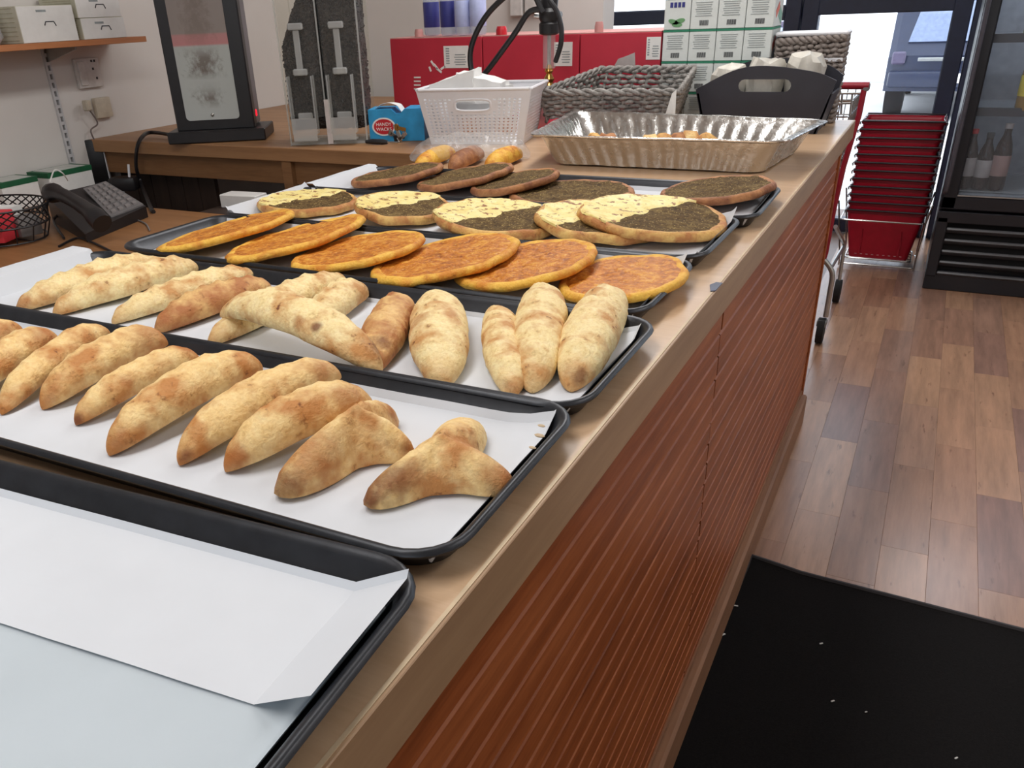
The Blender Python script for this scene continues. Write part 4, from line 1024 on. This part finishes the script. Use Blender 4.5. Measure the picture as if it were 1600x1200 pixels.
# ------------------------------------------------------------------ foil pan
ZR = .975
FP = [at(824, 212, ZR), at(1229, 222, ZR), at(1297, 188, ZR), at(897, 173, ZR)]
def bil(u, v): return FP[0].lerp(FP[1], u).lerp(FP[3].lerp(FP[2], u), v)
fc = bil(.5, .5); wx = (FP[1] - FP[0]).length; wy = (FP[3] - FP[0]).length
t = NT('crinkled_foil'); v = t.coord('Object'); n1 = t.noise(v, 26, 4, .6)
t.color(rgb(224, 224, 222)); t.set(Metallic=1., Roughness=t.ramp(n1, [(.3, .16), (.7, .34)])); t.bump(n1, .5, .006); FOIL = t.m
def floop(ins, z, flute=0., r=.035, n=300):
    """rounded rectangle in pan coordinates with vertical flutes"""
    a, b_ = wx / 2 - ins, wy / 2 - ins; r = max(.012, r)
    seg = [(2 * (a - r)), math.pi / 2 * r, 2 * (b_ - r), math.pi / 2 * r] * 2
    seg = [2 * (a - r), math.pi / 2 * r, 2 * (b_ - r), math.pi / 2 * r, 2 * (a - r), math.pi / 2 * r, 2 * (b_ - r), math.pi / 2 * r]
    tot = sum(seg); out = []
    for k in range(n):
        s = tot * k / n; i = 0
        while s > seg[i] and i < 7: s -= seg[i]; i += 1
        off = flute * (.5 + .5 * math.cos(2 * math.pi * k / 5)) if i % 2 == 0 else 0
        if i == 0: x, y = -a + r + s, -b_ + off
        elif i == 2: x, y = a - off, -b_ + r + s
        elif i == 4: x, y = a - r - s, b_ - off
        elif i == 6: x, y = -a + off, b_ - r - s
        else:
            cx, cy = ((a - r), (-b_ + r)) if i == 1 else ((a - r, b_ - r) if i == 3 else ((-a + r, b_ - r) if i == 5 else (-a + r, -b_ + r)))
            an = {1: -math.pi / 2, 3: 0, 5: math.pi / 2, 7: math.pi}[i] + s / r
            x, y = cx + r * math.cos(an), cy + r * math.sin(an)
        p = bil(.5 + x / wx, .5 + y / wy); p.z = z
        p += Vector((0, 0, .002 * noise.noise(p * 18)))
        out.append(p)
    return out
zb = WT + .0022
FO = thing('foil_pan', 'large fluted foil catering pan near the counter end', 'pan', (fc.x, fc.y, WT))
fin = [floop(.004, ZR - .004), floop(0, ZR - .001), floop(.002, ZR + .0015), floop(.014, ZR + .001), floop(.018, ZR - .006, .0), floop(.026, ZR - .016, .004), floop(.046, zb + .012, .004), floop(.052, zb + .002, 0), floop(.075, zb, 0)]
MB().loops(fin, cap0=False).build('pan', FOIL, FO, angle=.8, solid=.0006)
MB().tube(floop(.001, ZR, 0, n=120), .0026, 6, True).build('rolled_rim', FOIL, FO)
for i, (px, py, lab) in enumerate(((928, 213, 'yellow brown pastry piece at the left inside the foil pan'), (950, 212, 'brown pastry piece beside the yellow one in the foil pan'), (1015, 216, 'small green tinged piece in the middle of the foil pan'), (1036, 214, 'golden piece next to the small green tinged one in the foil pan'),
        (1060, 212, 'yellow piece before the reddish ones in the foil pan'), (1078, 211, 'reddish brown piece in the foil pan'), (1104, 213, 'pinkish brown piece at the right end of the food in the foil pan'))):
    c_ = at(px, py, .945); c_.z = zb + .003
    mb = MB(); mb.lathe([(.001, 0), (.022, .002), (.026, .016), (.022, .032), (.012, .044), (.001, .046)], c_, 14, 1.2, .9)
    for v_ in mb.bm.verts: v_.co += noise.noise_vector(v_.co * 45) * .008
    zmin = min(v_.co.z for v_ in mb.bm.verts)
    for v_ in mb.bm.verts: v_.co.z += zb + .0025 - zmin
    props(mb.build('pastry_piece', [CRIM, ZRIM, HORN][i % 3], None, angle=3), lab, 'pastry', 'pastry pieces in the foil pan')

# ------------------------------------------------------------------ water pipe (shisha)
hk = Vector((-.845, 2.53, WT))
HK = thing('water_pipe', 'water pipe with a looping black hose behind the white basket', 'water pipe', hk)
z = lambda pr: pr
MB().lathe([(.001, .001), (.05, .001), (.058, .02), (.05, .055), (.03, .085), (.018, .105), (.016, .125)], hk, 24).build('vase', SHISHA, HK)
MB().lathe([(.018, .122), (.021, .128), (.012, .14), (.017, .15), (.008, .165), (.014, .172), (.007, .19), (.001, .19)], hk, 18).build('brass_fitting', GOLD, HK)
MB().tube([hk + Vector((0, 0, .18)), hk + Vector((0, 0, .275))], .019, 18).build('clear_sleeve', clear('clear_sleeve_glass', (.93, .9, .88, 1), .2, .05), HK)
MB().tube([hk + Vector((0, 0, .13)), hk + Vector((0, 0, .28))], .006, 12).build('stem', CHROME, HK)
MB().lathe([(.02, .27), (.030, .275), (.031, .30), (.026, .306), (.031, .315), (.031, .332), (.024, .342), (.026, .36), (.020, .40), (.018, .46), (.001, .46)], hk, 20).build('black_hub', BLK, HK)
for s in (-1, 1): MB().tube([hk + Vector((s * .026, -.008, .322)), hk + Vector((s * .042, -.012, .325))], .008, 10).build('valve', CHROME, HK)
y_ = 2.48
hp = [aty(846, 14, y_), aty(826, 20, y_), aty(806, 50, y_), aty(780, 86, y_), aty(760, 112, y_), aty(748, 122, y_), aty(737, 110, y_), aty(735, 82, y_), aty(744, 52, y_), aty(762, 22, y_), aty(788, -4, y_), aty(812, -20, y_)]
MB().tube(catmull(hp, 8), .0085, 9).build('hose', BLK, HK)
hp = [aty(832, -16, y_), aty(840, 2, y_), aty(848, 20, y_)]
MB().tube(catmull([aty(858, 0, y_), aty(870, 18, y_), aty(877, 44, y_), aty(876, 70, y_), aty(868, 96, y_ + .02)], 8), .0075, 9).build('hose_end', BLK, HK)
MB().tube(catmull(hp, 6), .0085, 9).build('hose_joint', BLK, HK)

# ------------------------------------------------------------------ wicker baskets, black tub
WK = topping('grey_wicker', [(.3, rgb(92, 88, 86)), (.5, rgb(138, 134, 130)), (.7, rgb(178, 175, 170))], 80, .6, .6, None, .3)
def wicker(name, label, quad_b, quad_t, rows, r_, mat, stake=26, rim=True, wob=.004):
    cb = sum((Vector(p) for p in quad_b), Vector()) / 4
    e = thing(name, label, 'basket', cb)
    per = 160
    def at_(s, v):
        s = (s % 1) * 4; i = int(s); f = s - i
        b_ = Vector(quad_b[i]).lerp(Vector(quad_b[(i + 1) % 4]), f); t_ = Vector(quad_t[i]).lerp(Vector(quad_t[(i + 1) % 4]), f)
        return b_.lerp(t_, v), i
    mb = MB(); cen = cb
    for k in range(rows):
        v = (k + .5) / rows; pts = []
        for j in range(per):
            p, i = at_(j / per, v); o = Vector((p.x - cen.x, p.y - cen.y, 0)).normalized()
            pts.append(p + o * wob * (1 if (j // 2 + k) % 2 else -1) + Vector((0, 0, .002 * math.sin(j * .9 + k))))
        mb.tube(pts, r_, 5, True)
    mb.build('weave', mat, e, kind='stuff', angle=3)
    mb = MB()
    for j in range(stake):
        a, _ = at_(j / stake, 0); b_, _ = at_(j / stake, 1); mb.tube([a, b_], r_ * .8, 5)
    mb.build('stakes', mat, e, kind='stuff')
    if rim:
        for w_ in (0, 1):
            pts = []
            for j in range(per):
                p, i = at_(j / per, 1.); pts.append(p + Vector((0, r_ * .8 * math.cos(j * .8 + w_ * math.pi), r_ * .8 * math.sin(j * .8 + w_ * math.pi))))
            mb = MB().tube(pts, r_, 5, True); mb.build('rim_braid', mat, e, angle=3)
    MB().hexa([Vector(p) + Vector((0, 0, .001)) for p in quad_b], [Vector(p) + Vector((0, 0, .005)) for p in quad_b]).build('bottom', mat, e)
    return e
zB = WT + .001
wicker('wicker_basket', 'low grey woven basket between the white basket and the black tub', [(-.80, 2.44, zB), (-.46, 2.47, zB), (-.50, 2.72, zB), (-.78, 2.72, zB)], [(-.825, 2.42, 1.022), (-.425, 2.46, 1.022), (-.46, 2.755, 1.060), (-.76, 2.755, 1.060)], 11, .0065, WK)
wk2 = wicker('wicker_hamper', 'grey woven hamper with a white lid behind the black tub', [(-.235, 2.83, zB), (-.06, 2.83, zB), (-.06, 2.90, zB), (-.235, 2.90, zB)], [(-.24, 2.825, 1.125), (-.055, 2.825, 1.135), (-.055, 2.905, 1.135), (-.24, 2.905, 1.125)], 17, .007, plain('taupe_wicker', rgb(142, 132, 126), .6, 0, .2, 60), 18)
MB().box((-.147, 2.865, 1.145), (.20, .095, .012), bev=.004).build('lid', WHT, wk2)
MB().box((-.147, 2.822, 1.075), (.19, .004, .010), bev=.001).build('band', WHT, wk2)
def holed(outer, inner, off):
    mb = MB(); vo = [mb.bm.verts.new(p) for p in outer]; vi = [mb.bm.verts.new(p) for p in inner]
    for L in (vo, vi):
        for i in range(len(L)): mb.bm.edges.new((L[i], L[(i + 1) % len(L)]))
    bmesh.ops.triangle_fill(mb.bm, use_beauty=True, edges=mb.bm.edges[:])
    r = bmesh.ops.extrude_face_region(mb.bm, geom=mb.bm.faces[:])
    bmesh.ops.translate(mb.bm, verts=[g for g in r['geom'] if isinstance(g, bmesh.types.BMVert)], vec=Vector(off))
    return mb
TYB = 2.60
TB = thing('black_tub', 'black tub basket with arched handle ends and cellophane bags inside', 'basket', (-.23, TYB + .1, WT))
BTM = plain('dark_blue_black_board', rgb(40, 40, 50), .45, 0, .12, 14)
def ptop(px, py, y): q = aty(px, py, y); return q
for k, (yy, dz) in enumerate(((TYB, 0), (TYB + .17, .010))):
    tl, tr, pk_ = ptop(1087, 140, TYB), ptop(1307, 126, TYB), ptop(1196, 103, TYB)
    bl4, br4 = Vector((tl.x + .03, yy, zB)), Vector((tr.x - .03, yy, zB))
    oo = [bl4, br4] + catmull([Vector((tr.x, yy, tr.z)), Vector((tr.x - .06, yy, tr.z + .022 + dz)), Vector((pk_.x, yy, pk_.z + dz)), Vector((tl.x + .10, yy, pk_.z - .012 + dz)), Vector((tl.x, yy, tl.z))], 5)
    hl, hr = ptop(1153, 134, TYB), ptop(1236, 134, TYB); hh = .0165
    ii = []
    for c_, a0 in (((hr.x - hh, hr.z + dz), -90), ((hl.x + hh, hl.z + dz), 90)):
        for j in range(7):
            a = math.radians(a0 + 30 * j); ii.append(Vector((c_[0] + hh * math.cos(a), yy, c_[1] + hh * math.sin(a))))
    holed(oo, ii, (0, .007, 0)).build('handle_board', BTM, TB, smooth=False)
for x, s in ((tl.x + .004, 1), (tr.x - .004, -1)):
    MB().hexa([(x + .03 * s, TYB, zB), (x + .03 * s, TYB + .175, zB), (x + .035 * s, TYB + .175, zB), (x + .035 * s, TYB, zB)], [(x, TYB, tl.z - .01), (x, TYB + .175, tl.z - .01), (x + .006 * s, TYB + .175, tl.z - .01), (x + .006 * s, TYB, tl.z - .01)]).build('side_board', BTM, TB)
MB().box(((tl.x + tr.x) / 2, TYB + .088, zB + .004), (tr.x - tl.x - .07, .17, .006)).build('bottom', BTM, TB)
CEL = plain('pale_cellophane_bag', rgb(206, 202, 192), .3, 0, .15, 30)
for i, (x, yo, h_, lab) in enumerate(((-.34, .085, .15, 'pale cellophane bag at the left in the black tub'), (-.24, .085, .175, 'pale cellophane bag seen through the handle hole'), (-.13, .09, .185, 'pale cellophane bag at the right in the black tub'))):
    mb = MB(); mb.lathe([(.002, 0), (.036, 0), (.048, .03), (.050, h_ * .6), (.050, h_ * .85), (.038, h_ * .97), (.002, h_)], (x, TYB + yo, zB + .009), 16, 1, .95)
    for v_ in mb.bm.verts: v_.co += noise.noise_vector(v_.co * 28 + Vector((i * 3, 0, 0))) * .020
    zm = min(v_.co.z for v_ in mb.bm.verts)
    for v_ in mb.bm.verts: v_.co.z += zB + .009 - zm
    props(mb.build('cellophane_bag', CEL, None, angle=.4), lab, 'bag', 'cellophane bags in the black tub')
ps = [at(838, 192, zB + .002), at(1000, 180, zB + .002), at(985, 172, zB + .002), at(880, 168, zB + .002)]
pk0 = at(842, 190, zB); 
def sheet(u, v):
    p = Vector((-.80, 2.385, zB)).lerp(Vector((-.50, 2.40, zB)), u); p.y += .045 * v; p.z += .012 + .03 * v + .008 * math.sin(u * 7 + 1) ; return p
props(MB().grid(sheet, 16, 6).build('red_paper', PINK, None, solid=.001), 'glossy pinkish red paper tucked behind the foil pan', 'paper')
q = [aty(1030, 172, 2.41), aty(1056, 172, 2.41), aty(1057, 140, 2.415), aty(1050, 146, 2.412)]
q[0].z = q[1].z = zB
props(MB().prism(q, (0, .0012, 0)).build('paper_scrap', WHTP, None, smooth=False), 'white pointed paper scrap standing before the grey woven basket', 'paper')

# ------------------------------------------------------------------ shop floor: mat, trolley, basket stack, fridge
m0, m1 = at(1172, 880, 0), at(1600, 992, 0)
mat_d = (m1 - m0).normalized(); md2 = Vector((mat_d.y, -mat_d.x, 0))
def matp(u, v):
    p = m0 + mat_d * (u * 1.15) + md2 * (v * 1.05); p.z = .0105
    cu = max(0, 1 - u / .10) * max(0, 1 - v / .12)
    p.z += .012 * cu + .0012 * noise.noise(p * 9)
    return p
mb = MB(); mb.grid(matp, 40, 40)
r = bmesh.ops.extrude_face_region(mb.bm, geom=mb.bm.faces[:])
bmesh.ops.translate(mb.bm, verts=[g for g in r['geom'] if isinstance(g, bmesh.types.BMVert)], vec=Vector((0, 0, -.009)))
e = thing('door_mat', 'black floor mat with a slightly curled corner at the counter foot', 'mat', (m0.x + .5, m0.y - .5, 0))
MATM = plain('black_mat_pile', rgb(17, 15, 15), .95, 0, .4, 200, .5, 600, spec=.15)
mb.build('pile', MATM, e, angle=.5)
bd = [matp(u, 0) + Vector((0, 0, .0)) for u in [k / 30 for k in range(31)]]
MB().tube([matp(0, v) for v in [1 - k / 30 for k in range(31)]] + bd[1:], .0055, 6).build('border', plain('dark_rubber_border', rgb(38, 34, 36), .7), e)
for i, (x, y, an, s, lab) in enumerate(((1150, 947, .2, .005, 'grey crumb on the mat edge by the skirting'), (1130, 992, 1., .006, 'white crumb lying on the mat edge'), (1283, 1006, .8, .0045, 'white fleck highest on the black mat'), (1301, 1096, .8, .0045, 'white fleck in the middle of the black mat'), (1353, 1113, .7, .003, 'tiny fleck right of the middle one on the black mat'), (1494, 1185, .9, .004, 'fleck nearest the bottom right picture corner'))):
    p = at(x, y, .0115)
    props(MB().box(p + Vector((0, 0, .0012)), (s * 1.8, s * .7, .002), rotz(an), .0006).build('crumb', plain('white_crumb', rgb(206, 204, 200), .7)), lab, 'crumb', 'crumbs on the black mat')

# basket stack on its stand
BKY = 4.52; b0_, b1_ = aty(1345, 192, BKY), aty(1478, 192, BKY); bcx = (b0_.x + b1_.x) / 2; bwt = (b1_.x - b0_.x) * 1.0
NB = 12; nest = .0375; ztop = b0_.z; z0b = ztop - (NB - 1) * nest; hbk = z0b - .045
ST = thing('basket_stand', 'chrome wire stand under the red shopping baskets', 'stand', (bcx, BKY + .15, 0))
mb = MB(); cy_ = BKY + .15
for zz, a, b_ in ((.045, .15, .11), (.02, .17, .13)): mb.tube(rrect(bcx - a, bcx + a, cy_ - b_, cy_ + b_, .02, zz), .004, 6, True)
zf = .245
mb.tube(rrect(bcx - .195, bcx + .175, cy_ - .165, cy_ + .165, .02, zf), .0042, 6, True)
for sx, sy in ((-1, -1), (1, -1), (1, 1), (-1, 1)):
    mb.tube([(bcx + sx * .17, cy_ + sy * .13, .008), (bcx + sx * .17, cy_ + sy * .14, .05), (bcx + sx * .19 - .01, cy_ + sy * .163, zf), (bcx + sx * .205 - .01, cy_ + sy * .163, zf + .09)], .0042, 6)
for k in range(5): mb.tube([(bcx - .15, cy_ - .10 + k * .05, .043), (bcx + .15, cy_ - .10 + k * .05, .043)], .003, 6)
mb.build('wire_frame', CHROME, ST)
e = thing('shopping_basket', 'red shopping basket, lowest of the stack, the one fully in view', 'basket', (bcx, cy_, .048), 0, 'red shopping baskets in the stack')
def bk(z, a, b_, r=.02): return [p + Vector((bcx, cy_, z)) for p in rrect(-a, a, -b_, b_, r, 0, 4)]
Z0 = .050; HH = hbk; at_, bt_ = bwt / 2, .135
MB().loops([bk(Z0, at_ - .045, bt_ - .03), bk(Z0 + .01, at_ - .042, bt_ - .028), bk(Z0 + HH - .02, at_ - .008, bt_ - .006), bk(Z0 + HH, at_ - .006, bt_ - .004)], True, False).build('body', REDPL, e, solid=.003, angle=.5)
for s in (-.5, .5):
    MB().box((bcx + s * at_, cy_ - bt_ + .018, Z0 + HH * .45), (.006, .012, HH * .7)).build('rib', REDPL, e)
MB().loops([bk(Z0 + HH - .012, at_ - .004, bt_ - .002), bk(Z0 + HH - .012, at_, bt_ + .002), bk(Z0 + HH, at_ + .002, bt_ + .004), bk(Z0 + HH, at_ - .008, bt_ - .006)], False, False).build('rim', plain('basket_rim_dark_red', rgb(120, 14, 34), .35), e)
for s in (-1, 1):
    MB().tube([(bcx - at_ * .95, cy_ + s * .02 - .0, Z0 + HH + .001), (bcx - at_ * .98, cy_ + s * (bt_ + .006), Z0 + HH + .004), (bcx + at_ * .98, cy_ + s * (bt_ + .006), Z0 + HH + .004), (bcx + at_ * .95, cy_ + s * .02, Z0 + HH + .001)], .0042, 6).build('handle', plain('dark_handle_wire', rgb(46, 40, 46), .35), e)
for k in range(9):
    MB().box((bcx - at_ * .58 + k * at_ * .145, cy_ - bt_ + .0275, Z0 + .022), (.010, .004, .012)).build('vent', plain('pale_vent', rgb(196, 150, 156), .6), e)
for s in (-1, 1):
    MB().tube([(bcx + s * (at_ + .001), cy_ - bt_ * .6, Z0 + HH - .002), (bcx + s * (at_ + .006), cy_ - bt_ * .98, Z0 + HH - .004), (bcx + s * (at_ + .004), cy_ - bt_ * 1.02, Z0 + HH - .012)], .004, 6).build('hinge', CHROME, e)
ORD = ['second', 'third', 'fourth', 'fifth', 'sixth', 'seventh', 'eighth', 'ninth', 'tenth', 'eleventh']
for i in range(1, NB):
    c_ = copy_tree(e); c_.location.z += i * nest; c_.location.x += rnd.uniform(-.003, .003)
    c_['label'] = 'red shopping basket on top of the stack, its inside showing' if i == NB - 1 else 'red shopping basket, %s from the bottom of the stack' % ORD[i - 1]

# shopping trolley
TR = thing('shopping_trolley', 'shopping trolley with red handle and posts behind the counter end', 'trolley', (-.28, 3.55, 0))
yT = 3.40
hR, hL = aty(1358, 134, yT), aty(1300, 130, yT)
x0_, x1_ = -.50, hR.x
MB().tube([(x0_, yT, hR.z), (x1_, yT, hR.z)], .012, 12).build('handle', CARTRED, TR)
for x in (x0_, x1_ - .008):
    MB().box((x, yT + .004, hR.z - .004), (.022, .03, .026), bev=.006, seg=2).build('handle_bracket', GREY, TR)
    s = x - x1_ + .008
    P = [aty(1350, 140, yT), aty(1342, 180, yT), aty(1318, 260, yT), aty(1302, 330, yT), aty(1290, 395, yT), aty(1286, 408, yT)]
    MB().tube([q + Vector((s, 0, 0)) for q in P], .010, 10).build('red_post', CARTRED, TR)
    P2 = [aty(1286, 404, yT), aty(1300, 425, yT), aty(1297, 455, yT), aty(1290, 495, yT)]
    MB().tube(catmull([q + Vector((s, 0, 0)) for q in P2], 4), .010, 10).build('leg', STEEL, TR)
    cw = aty(1283, 512, yT) + Vector((s, 0, 0)); cw.z = .052
    MB().box(cw + Vector((0, 0, .032)), (.036, .05, .030), bev=.006).build('caster_fork', GREY, TR)
    MB().tube([cw + Vector((-.013, 0, 0)), cw + Vector((.013, 0, 0))], .051, 20).build('wheel', BLKM, TR)
    MB().tube([(x - .02, yT, .30), (x - .02, yT + .55, .26)], .008, 8).build('side_rail', STEEL, TR)
    cw2 = Vector((cw.x, yT + .55, .052))
    MB().tube([cw2 + Vector((-.013, 0, 0)), cw2 + Vector((.013, 0, 0))], .051, 20).build('wheel', BLKM, TR)
    MB().tube([cw2 + Vector((0, 0, .05)), (x - .02, yT + .55, .26), (x - .03, yT + .06, .45)], .008, 8).build('rear_leg', STEEL, TR)
mb = MB()
xa, xb = x0_ + .03, x1_ - .05
for k in range(9):
    f = k / 8; zb_, zt_ = .46, .90
    mb.tube(rrect(xa + .04 * (1 - f), xb - .04 * (1 - f), yT + .05, yT + .62 - .08 * (1 - f), .02, zb_ + (zt_ - zb_) * f, 3), .003 if k < 8 else .005, 5, True)
for k in range(12):
    x = xa + .04 + (xb - xa - .08) * k / 11
    mb.tube([(x, yT + .05, .90), (x, yT + .05, .46), (x, yT + .54, .46), (x, yT + .62, .90)], .0025, 5)
for k in range(9):
    y = yT + .08 + k * .058
    mb.tube([(xa, y, .90), (xa + .04, y, .46)], .0025, 5); mb.tube([(xb, y, .90), (xb - .04, y, .46)], .0025, 5)
mb.build('wire_basket', CHROME, TR)
mb = MB()
for p, q in (((1304, 146), (1347, 146)), ((1304, 162), (1330, 161))): mb.tube([aty(*p, yT + .03), aty(*q, yT + .03)], .004, 6)
for p, q in (((1316, 146), (1314, 178)), ((1332, 146), (1328, 180))): mb.tube([aty(*p, yT + .03), aty(*q, yT + .03)], .004, 6)
mb.build('child_seat_wires', STEEL, TR)

# fridge
FX0, FX1, FY, FH = .300, 1.02, 4.30, 1.85
F = thing('drinks_fridge', 'black glass door drinks fridge at the right edge', 'fridge', ((FX0 + FX1) / 2, FY + .3, 0))
FB_ = plain('fridge_black', rgb(24, 24, 30), .35, 0, .1)
for x in (FX0 + .012, FX1 - .012): MB().box((x, FY + .33, .92), (.024, .60, 1.80), bev=.003).build('side_panel', FB_, F)
MB().box(((FX0 + FX1) / 2, FY + .62, .92), (FX1 - FX0, .02, 1.80)).build('back_panel', plain('fridge_lining', rgb(150, 152, 160), .6), F)
for z, h in ((.40, .06), (1.82, .06)): MB().box(((FX0 + FX1) / 2, FY + .33, z), (FX1 - FX0 - .05, .58, h)).build('inner_shell', plain('fridge_lining', rgb(150, 152, 160), .6), F)
dr = MB()
dr.box((FX0 + .030, FY, 1.09), (.060, .045, 1.44), bev=.006).box((FX1 - .030, FY, 1.09), (.060, .045, 1.44), bev=.006)
dr.box(((FX0 + FX1) / 2, FY, .397), (FX1 - FX0, .045, .06), bev=.006).box(((FX0 + FX1) / 2, FY, 1.80), (FX1 - FX0, .045, .06), bev=.006)
do = dr.build('door', FB_, F)
MB().box(((FX0 + FX1) / 2, FY + .004, 1.10), (FX1 - FX0 - .115, .008, 1.36)).build('glass', FGLASS, do)
MB().box(((FX0 + FX1) / 2, FY - .018, .4305), (FX1 - FX0 - .115, .010, .005)).build('glass_trim', STEEL, do)
hdl = [Vector((FX0 + .012, FY - .02, 1.62)), Vector((FX0 + .012, FY - .055, 1.58)), Vector((FX0 + .012, FY - .06, 1.0)), Vector((FX0 + .010, FY - .055, .52)), Vector((FX0 + .008, FY - .02, .44))]
MB().tube(catmull(hdl, 6), .010, 8).build('handle', plain('grey_handle', rgb(74, 72, 80), .35), do)
MB().box(((FX0 + FX1) / 2, FY + .01, .045), (FX1 - FX0, .04, .09), bev=.004).build('plinth', FB_, F)
MB().box(((FX0 + FX1) / 2, FY + .03, .21), (FX1 - FX0, .02, .31)).build('grille_backing', BLKM, F)
MB().box(((FX0 + FX1) / 2, FY - .0, .335), (FX1 - FX0 + .004, .05, .05), bev=.004).build('grille_top', FB_, F)
MB().box((FX0 + .022, FY, .2), (.044, .05, .27), bev=.004).build('grille_side', FB_, F)
LOU = plain('louvre_dark_grey', rgb(74, 74, 78), .35)
for k in range(5):
    MB().box(((FX0 + FX1) / 2 + .02, FY - .006, .275 - k * .050), (FX1 - FX0 - .05, .034, .014), Matrix.Rotation(math.radians(-38), 3, 'X'), .004, 2).build('louvre', LOU, F)
SHM = plain('shelf_wire_grey', rgb(150, 150, 154), .4)
for z in (.445, .772, 1.055, 1.36):
    s = MB().box(((FX0 + FX1) / 2, FY + .28, z - .006), (FX1 - FX0 - .06, .46, .006)).build('shelf', clear('shelf_glass', (.9, .92, .94, 1), .25, .1), F)
    if z > .5: MB().box(((FX0 + FX1) / 2, FY + .048, z - .004), (FX1 - FX0 - .06, .008, .034)).build('price_strip', plain('strip_dark', rgb(46, 46, 54), .4), s)
COLA = plain('dark_cola', rgb(40, 26, 26), .15, 0, .1); 
def bottle(px, zs, h, r_, body, capm, labm, label, dy=.08):
    p = aty(px, 200, FY + dy); p.z = zs + .0005
    e = thing('drink_bottle', label, 'bottle', p, 0, 'bottles in the drinks fridge')
    MB().lathe([(.002, 0), (r_ * .95, .002), (r_, .015), (r_, h * .56), (r_ * .85, h * .68), (r_ * .42, h * .84), (r_ * .40, h * .93)], p, 18).build('body', body, e)
    MB().lathe([(.001, h * .925), (r_ * .46, h * .925), (r_ * .46, h), (.001, h)], p, 14).build('cap', capm, e)
    if labm: MB().lathe([(r_ * 1.005, h * .22), (r_ * 1.03, h * .23), (r_ * 1.03, h * .52), (r_ * 1.005, h * .53)], p, 18, cap=False).build('label', labm, e)
    return e
GREYL = plain('grey_label', rgb(158, 152, 152), .5)
bottle(1525, .445, .25, .032, COLA, REDG, GREYL, 'dark drink bottle with a red cap on the lower fridge shelf')
bottle(1551, .445, .235, .032, COLA, INK, GREYL, 'dark drink bottle with a black cap, second on the lower fridge shelf')
bottle(1577, .445, .275, .034, COLA, GREYL, plain('pinkish_label', rgb(150, 120, 116), .5), 'tall dark drink bottle, third on the lower fridge shelf')
GRB = plain('green_yellow_drink', rgb(150, 160, 80), .2)
e = bottle(1594, .772, .26, .040, plain('amber_drink', rgb(150, 116, 60), .25), GRN, plain('yellow_label', rgb(226, 206, 70), .5), 'bottle with a yellow label on the middle fridge shelf')
p = e.location
MB().lathe([(.0001, 0), (.014, 0), (.014, .0012), (.0001, .0012)], p + Vector((-.008, -.0415, .105)), 16, 1.2, .8, R=Matrix.Rotation(math.pi / 2, 3, 'X')).build('red_emblem', REDG, e)
bottle(1578, 1.055, .24, .036, GRB, GRN, None, 'green yellow bottle on the upper fridge shelf, left one')
bottle(1604, 1.055, .24, .036, GRB, GRN, plain('yellow_label', rgb(226, 206, 70), .5), 'green yellow bottle on the upper fridge shelf, at the picture edge')
fi = bpy.data.lights.new('fridge_lamp', 'AREA'); fi.shape = 'RECTANGLE'; fi.size, fi.size_y = .5, .05; fi.energy = 9; fi.color = (.9, .95, 1)
fo_ = bpy.data.objects.new('fridge_lamp', fi); COL.objects.link(fo_); fo_.location = ((FX0 + FX1) / 2, FY + .12, 1.76); 

# ------------------------------------------------------------------ outside: cars
def car(label, name, x0, x1, y0, ht, body, glassm, L=3.4):
    e = thing(name, label, 'car', ((x0 + x1) / 2, y0 + L / 2, -.01))
    w_ = x1 - x0; xc = (x0 + x1) / 2
    prof = [(0, .28), (.02, .62), (.10, .72), (.28, ht - .04), (.40, ht), (1.6, ht), (2.15, .80), (3.2, .70), (L, .55), (L, .28)]
    secs = []
    for f, k in ((0, .94), (.04, 1.), (.96, 1.), (1., .94)):
        secs.append([Vector((x0 + w_ * f, y0 + a + (.03 if k < 1 else 0), .28 + (b_ - .28) * k)) for a, b_ in prof])
    MB().loops(secs).build('body', body, e, angle=.5)
    MB().hexa([(x0 + .16, y0 + .088, .745), (x1 - .16, y0 + .088, .745), (x1 - .16, y0 + .13, .745), (x0 + .16, y0 + .13, .745)], [(x0 + .24, y0 + .262, ht - .09), (x1 - .24, y0 + .262, ht - .09), (x1 - .24, y0 + .31, ht - .09), (x0 + .24, y0 + .31, ht - .09)]).build('rear_window', glassm, e)
    MB().box((xc, y0 - .01, .40), (w_ * .96, .10, .16), bev=.03, seg=2).build('bumper', body, e)
    MB().box((xc, y0 - .035, .585), (w_ * .62, .02, .035), bev=.005).build('trim_bar', STEEL, e)
    MB().box((xc, y0 - .065, .41), (.36, .012, .09)).build('number_plate', WHTP, e)
    for s in (-1, 1):
        MB().box((xc + s * (w_ / 2 - .10), y0 - .002, .60), (.13, .05, .12), bev=.015).build('tail_light', plain('dim_tail_light', rgb(92, 84, 108), .3), e)
        for yy in (.62, L - .65): MB().tube([(xc + s * (w_ / 2 - .19), y0 + yy, .27), (xc + s * (w_ / 2 - .01), y0 + yy, .27)], .275, 20).build('wheel', BLKM, e)
car('dark blue car parked outside, seen through the glass door', 'parked_car', -.36, 1.12, 10.4, 1.22, plain('navy_car_paint', rgb(42, 50, 74), .3), plain('car_window', rgb(132, 146, 176), .15))
car('pale car farther away behind the tea boxes', 'parked_car', -4.7, -3.2, 22.0, 1.2, plain('pale_car_paint', rgb(196, 204, 220), .3), plain('car_window_dark', rgb(90, 100, 128), .15))
YB = thing('road_sign', 'low yellow barrier board far outside on the pavement', 'barrier', (-2.55, 16.5, -.01))
MB().box((-2.55, 16.5, .36), (.62, .05, .26), bev=.01).build('board', plain('yellow_board', rgb(236, 222, 120), .6), YB)
for s in (-1, 1): MB().box((-2.55 + s * .24, 16.5, .12), (.05, .3, .26), bev=.008).build('foot', GREY, YB)
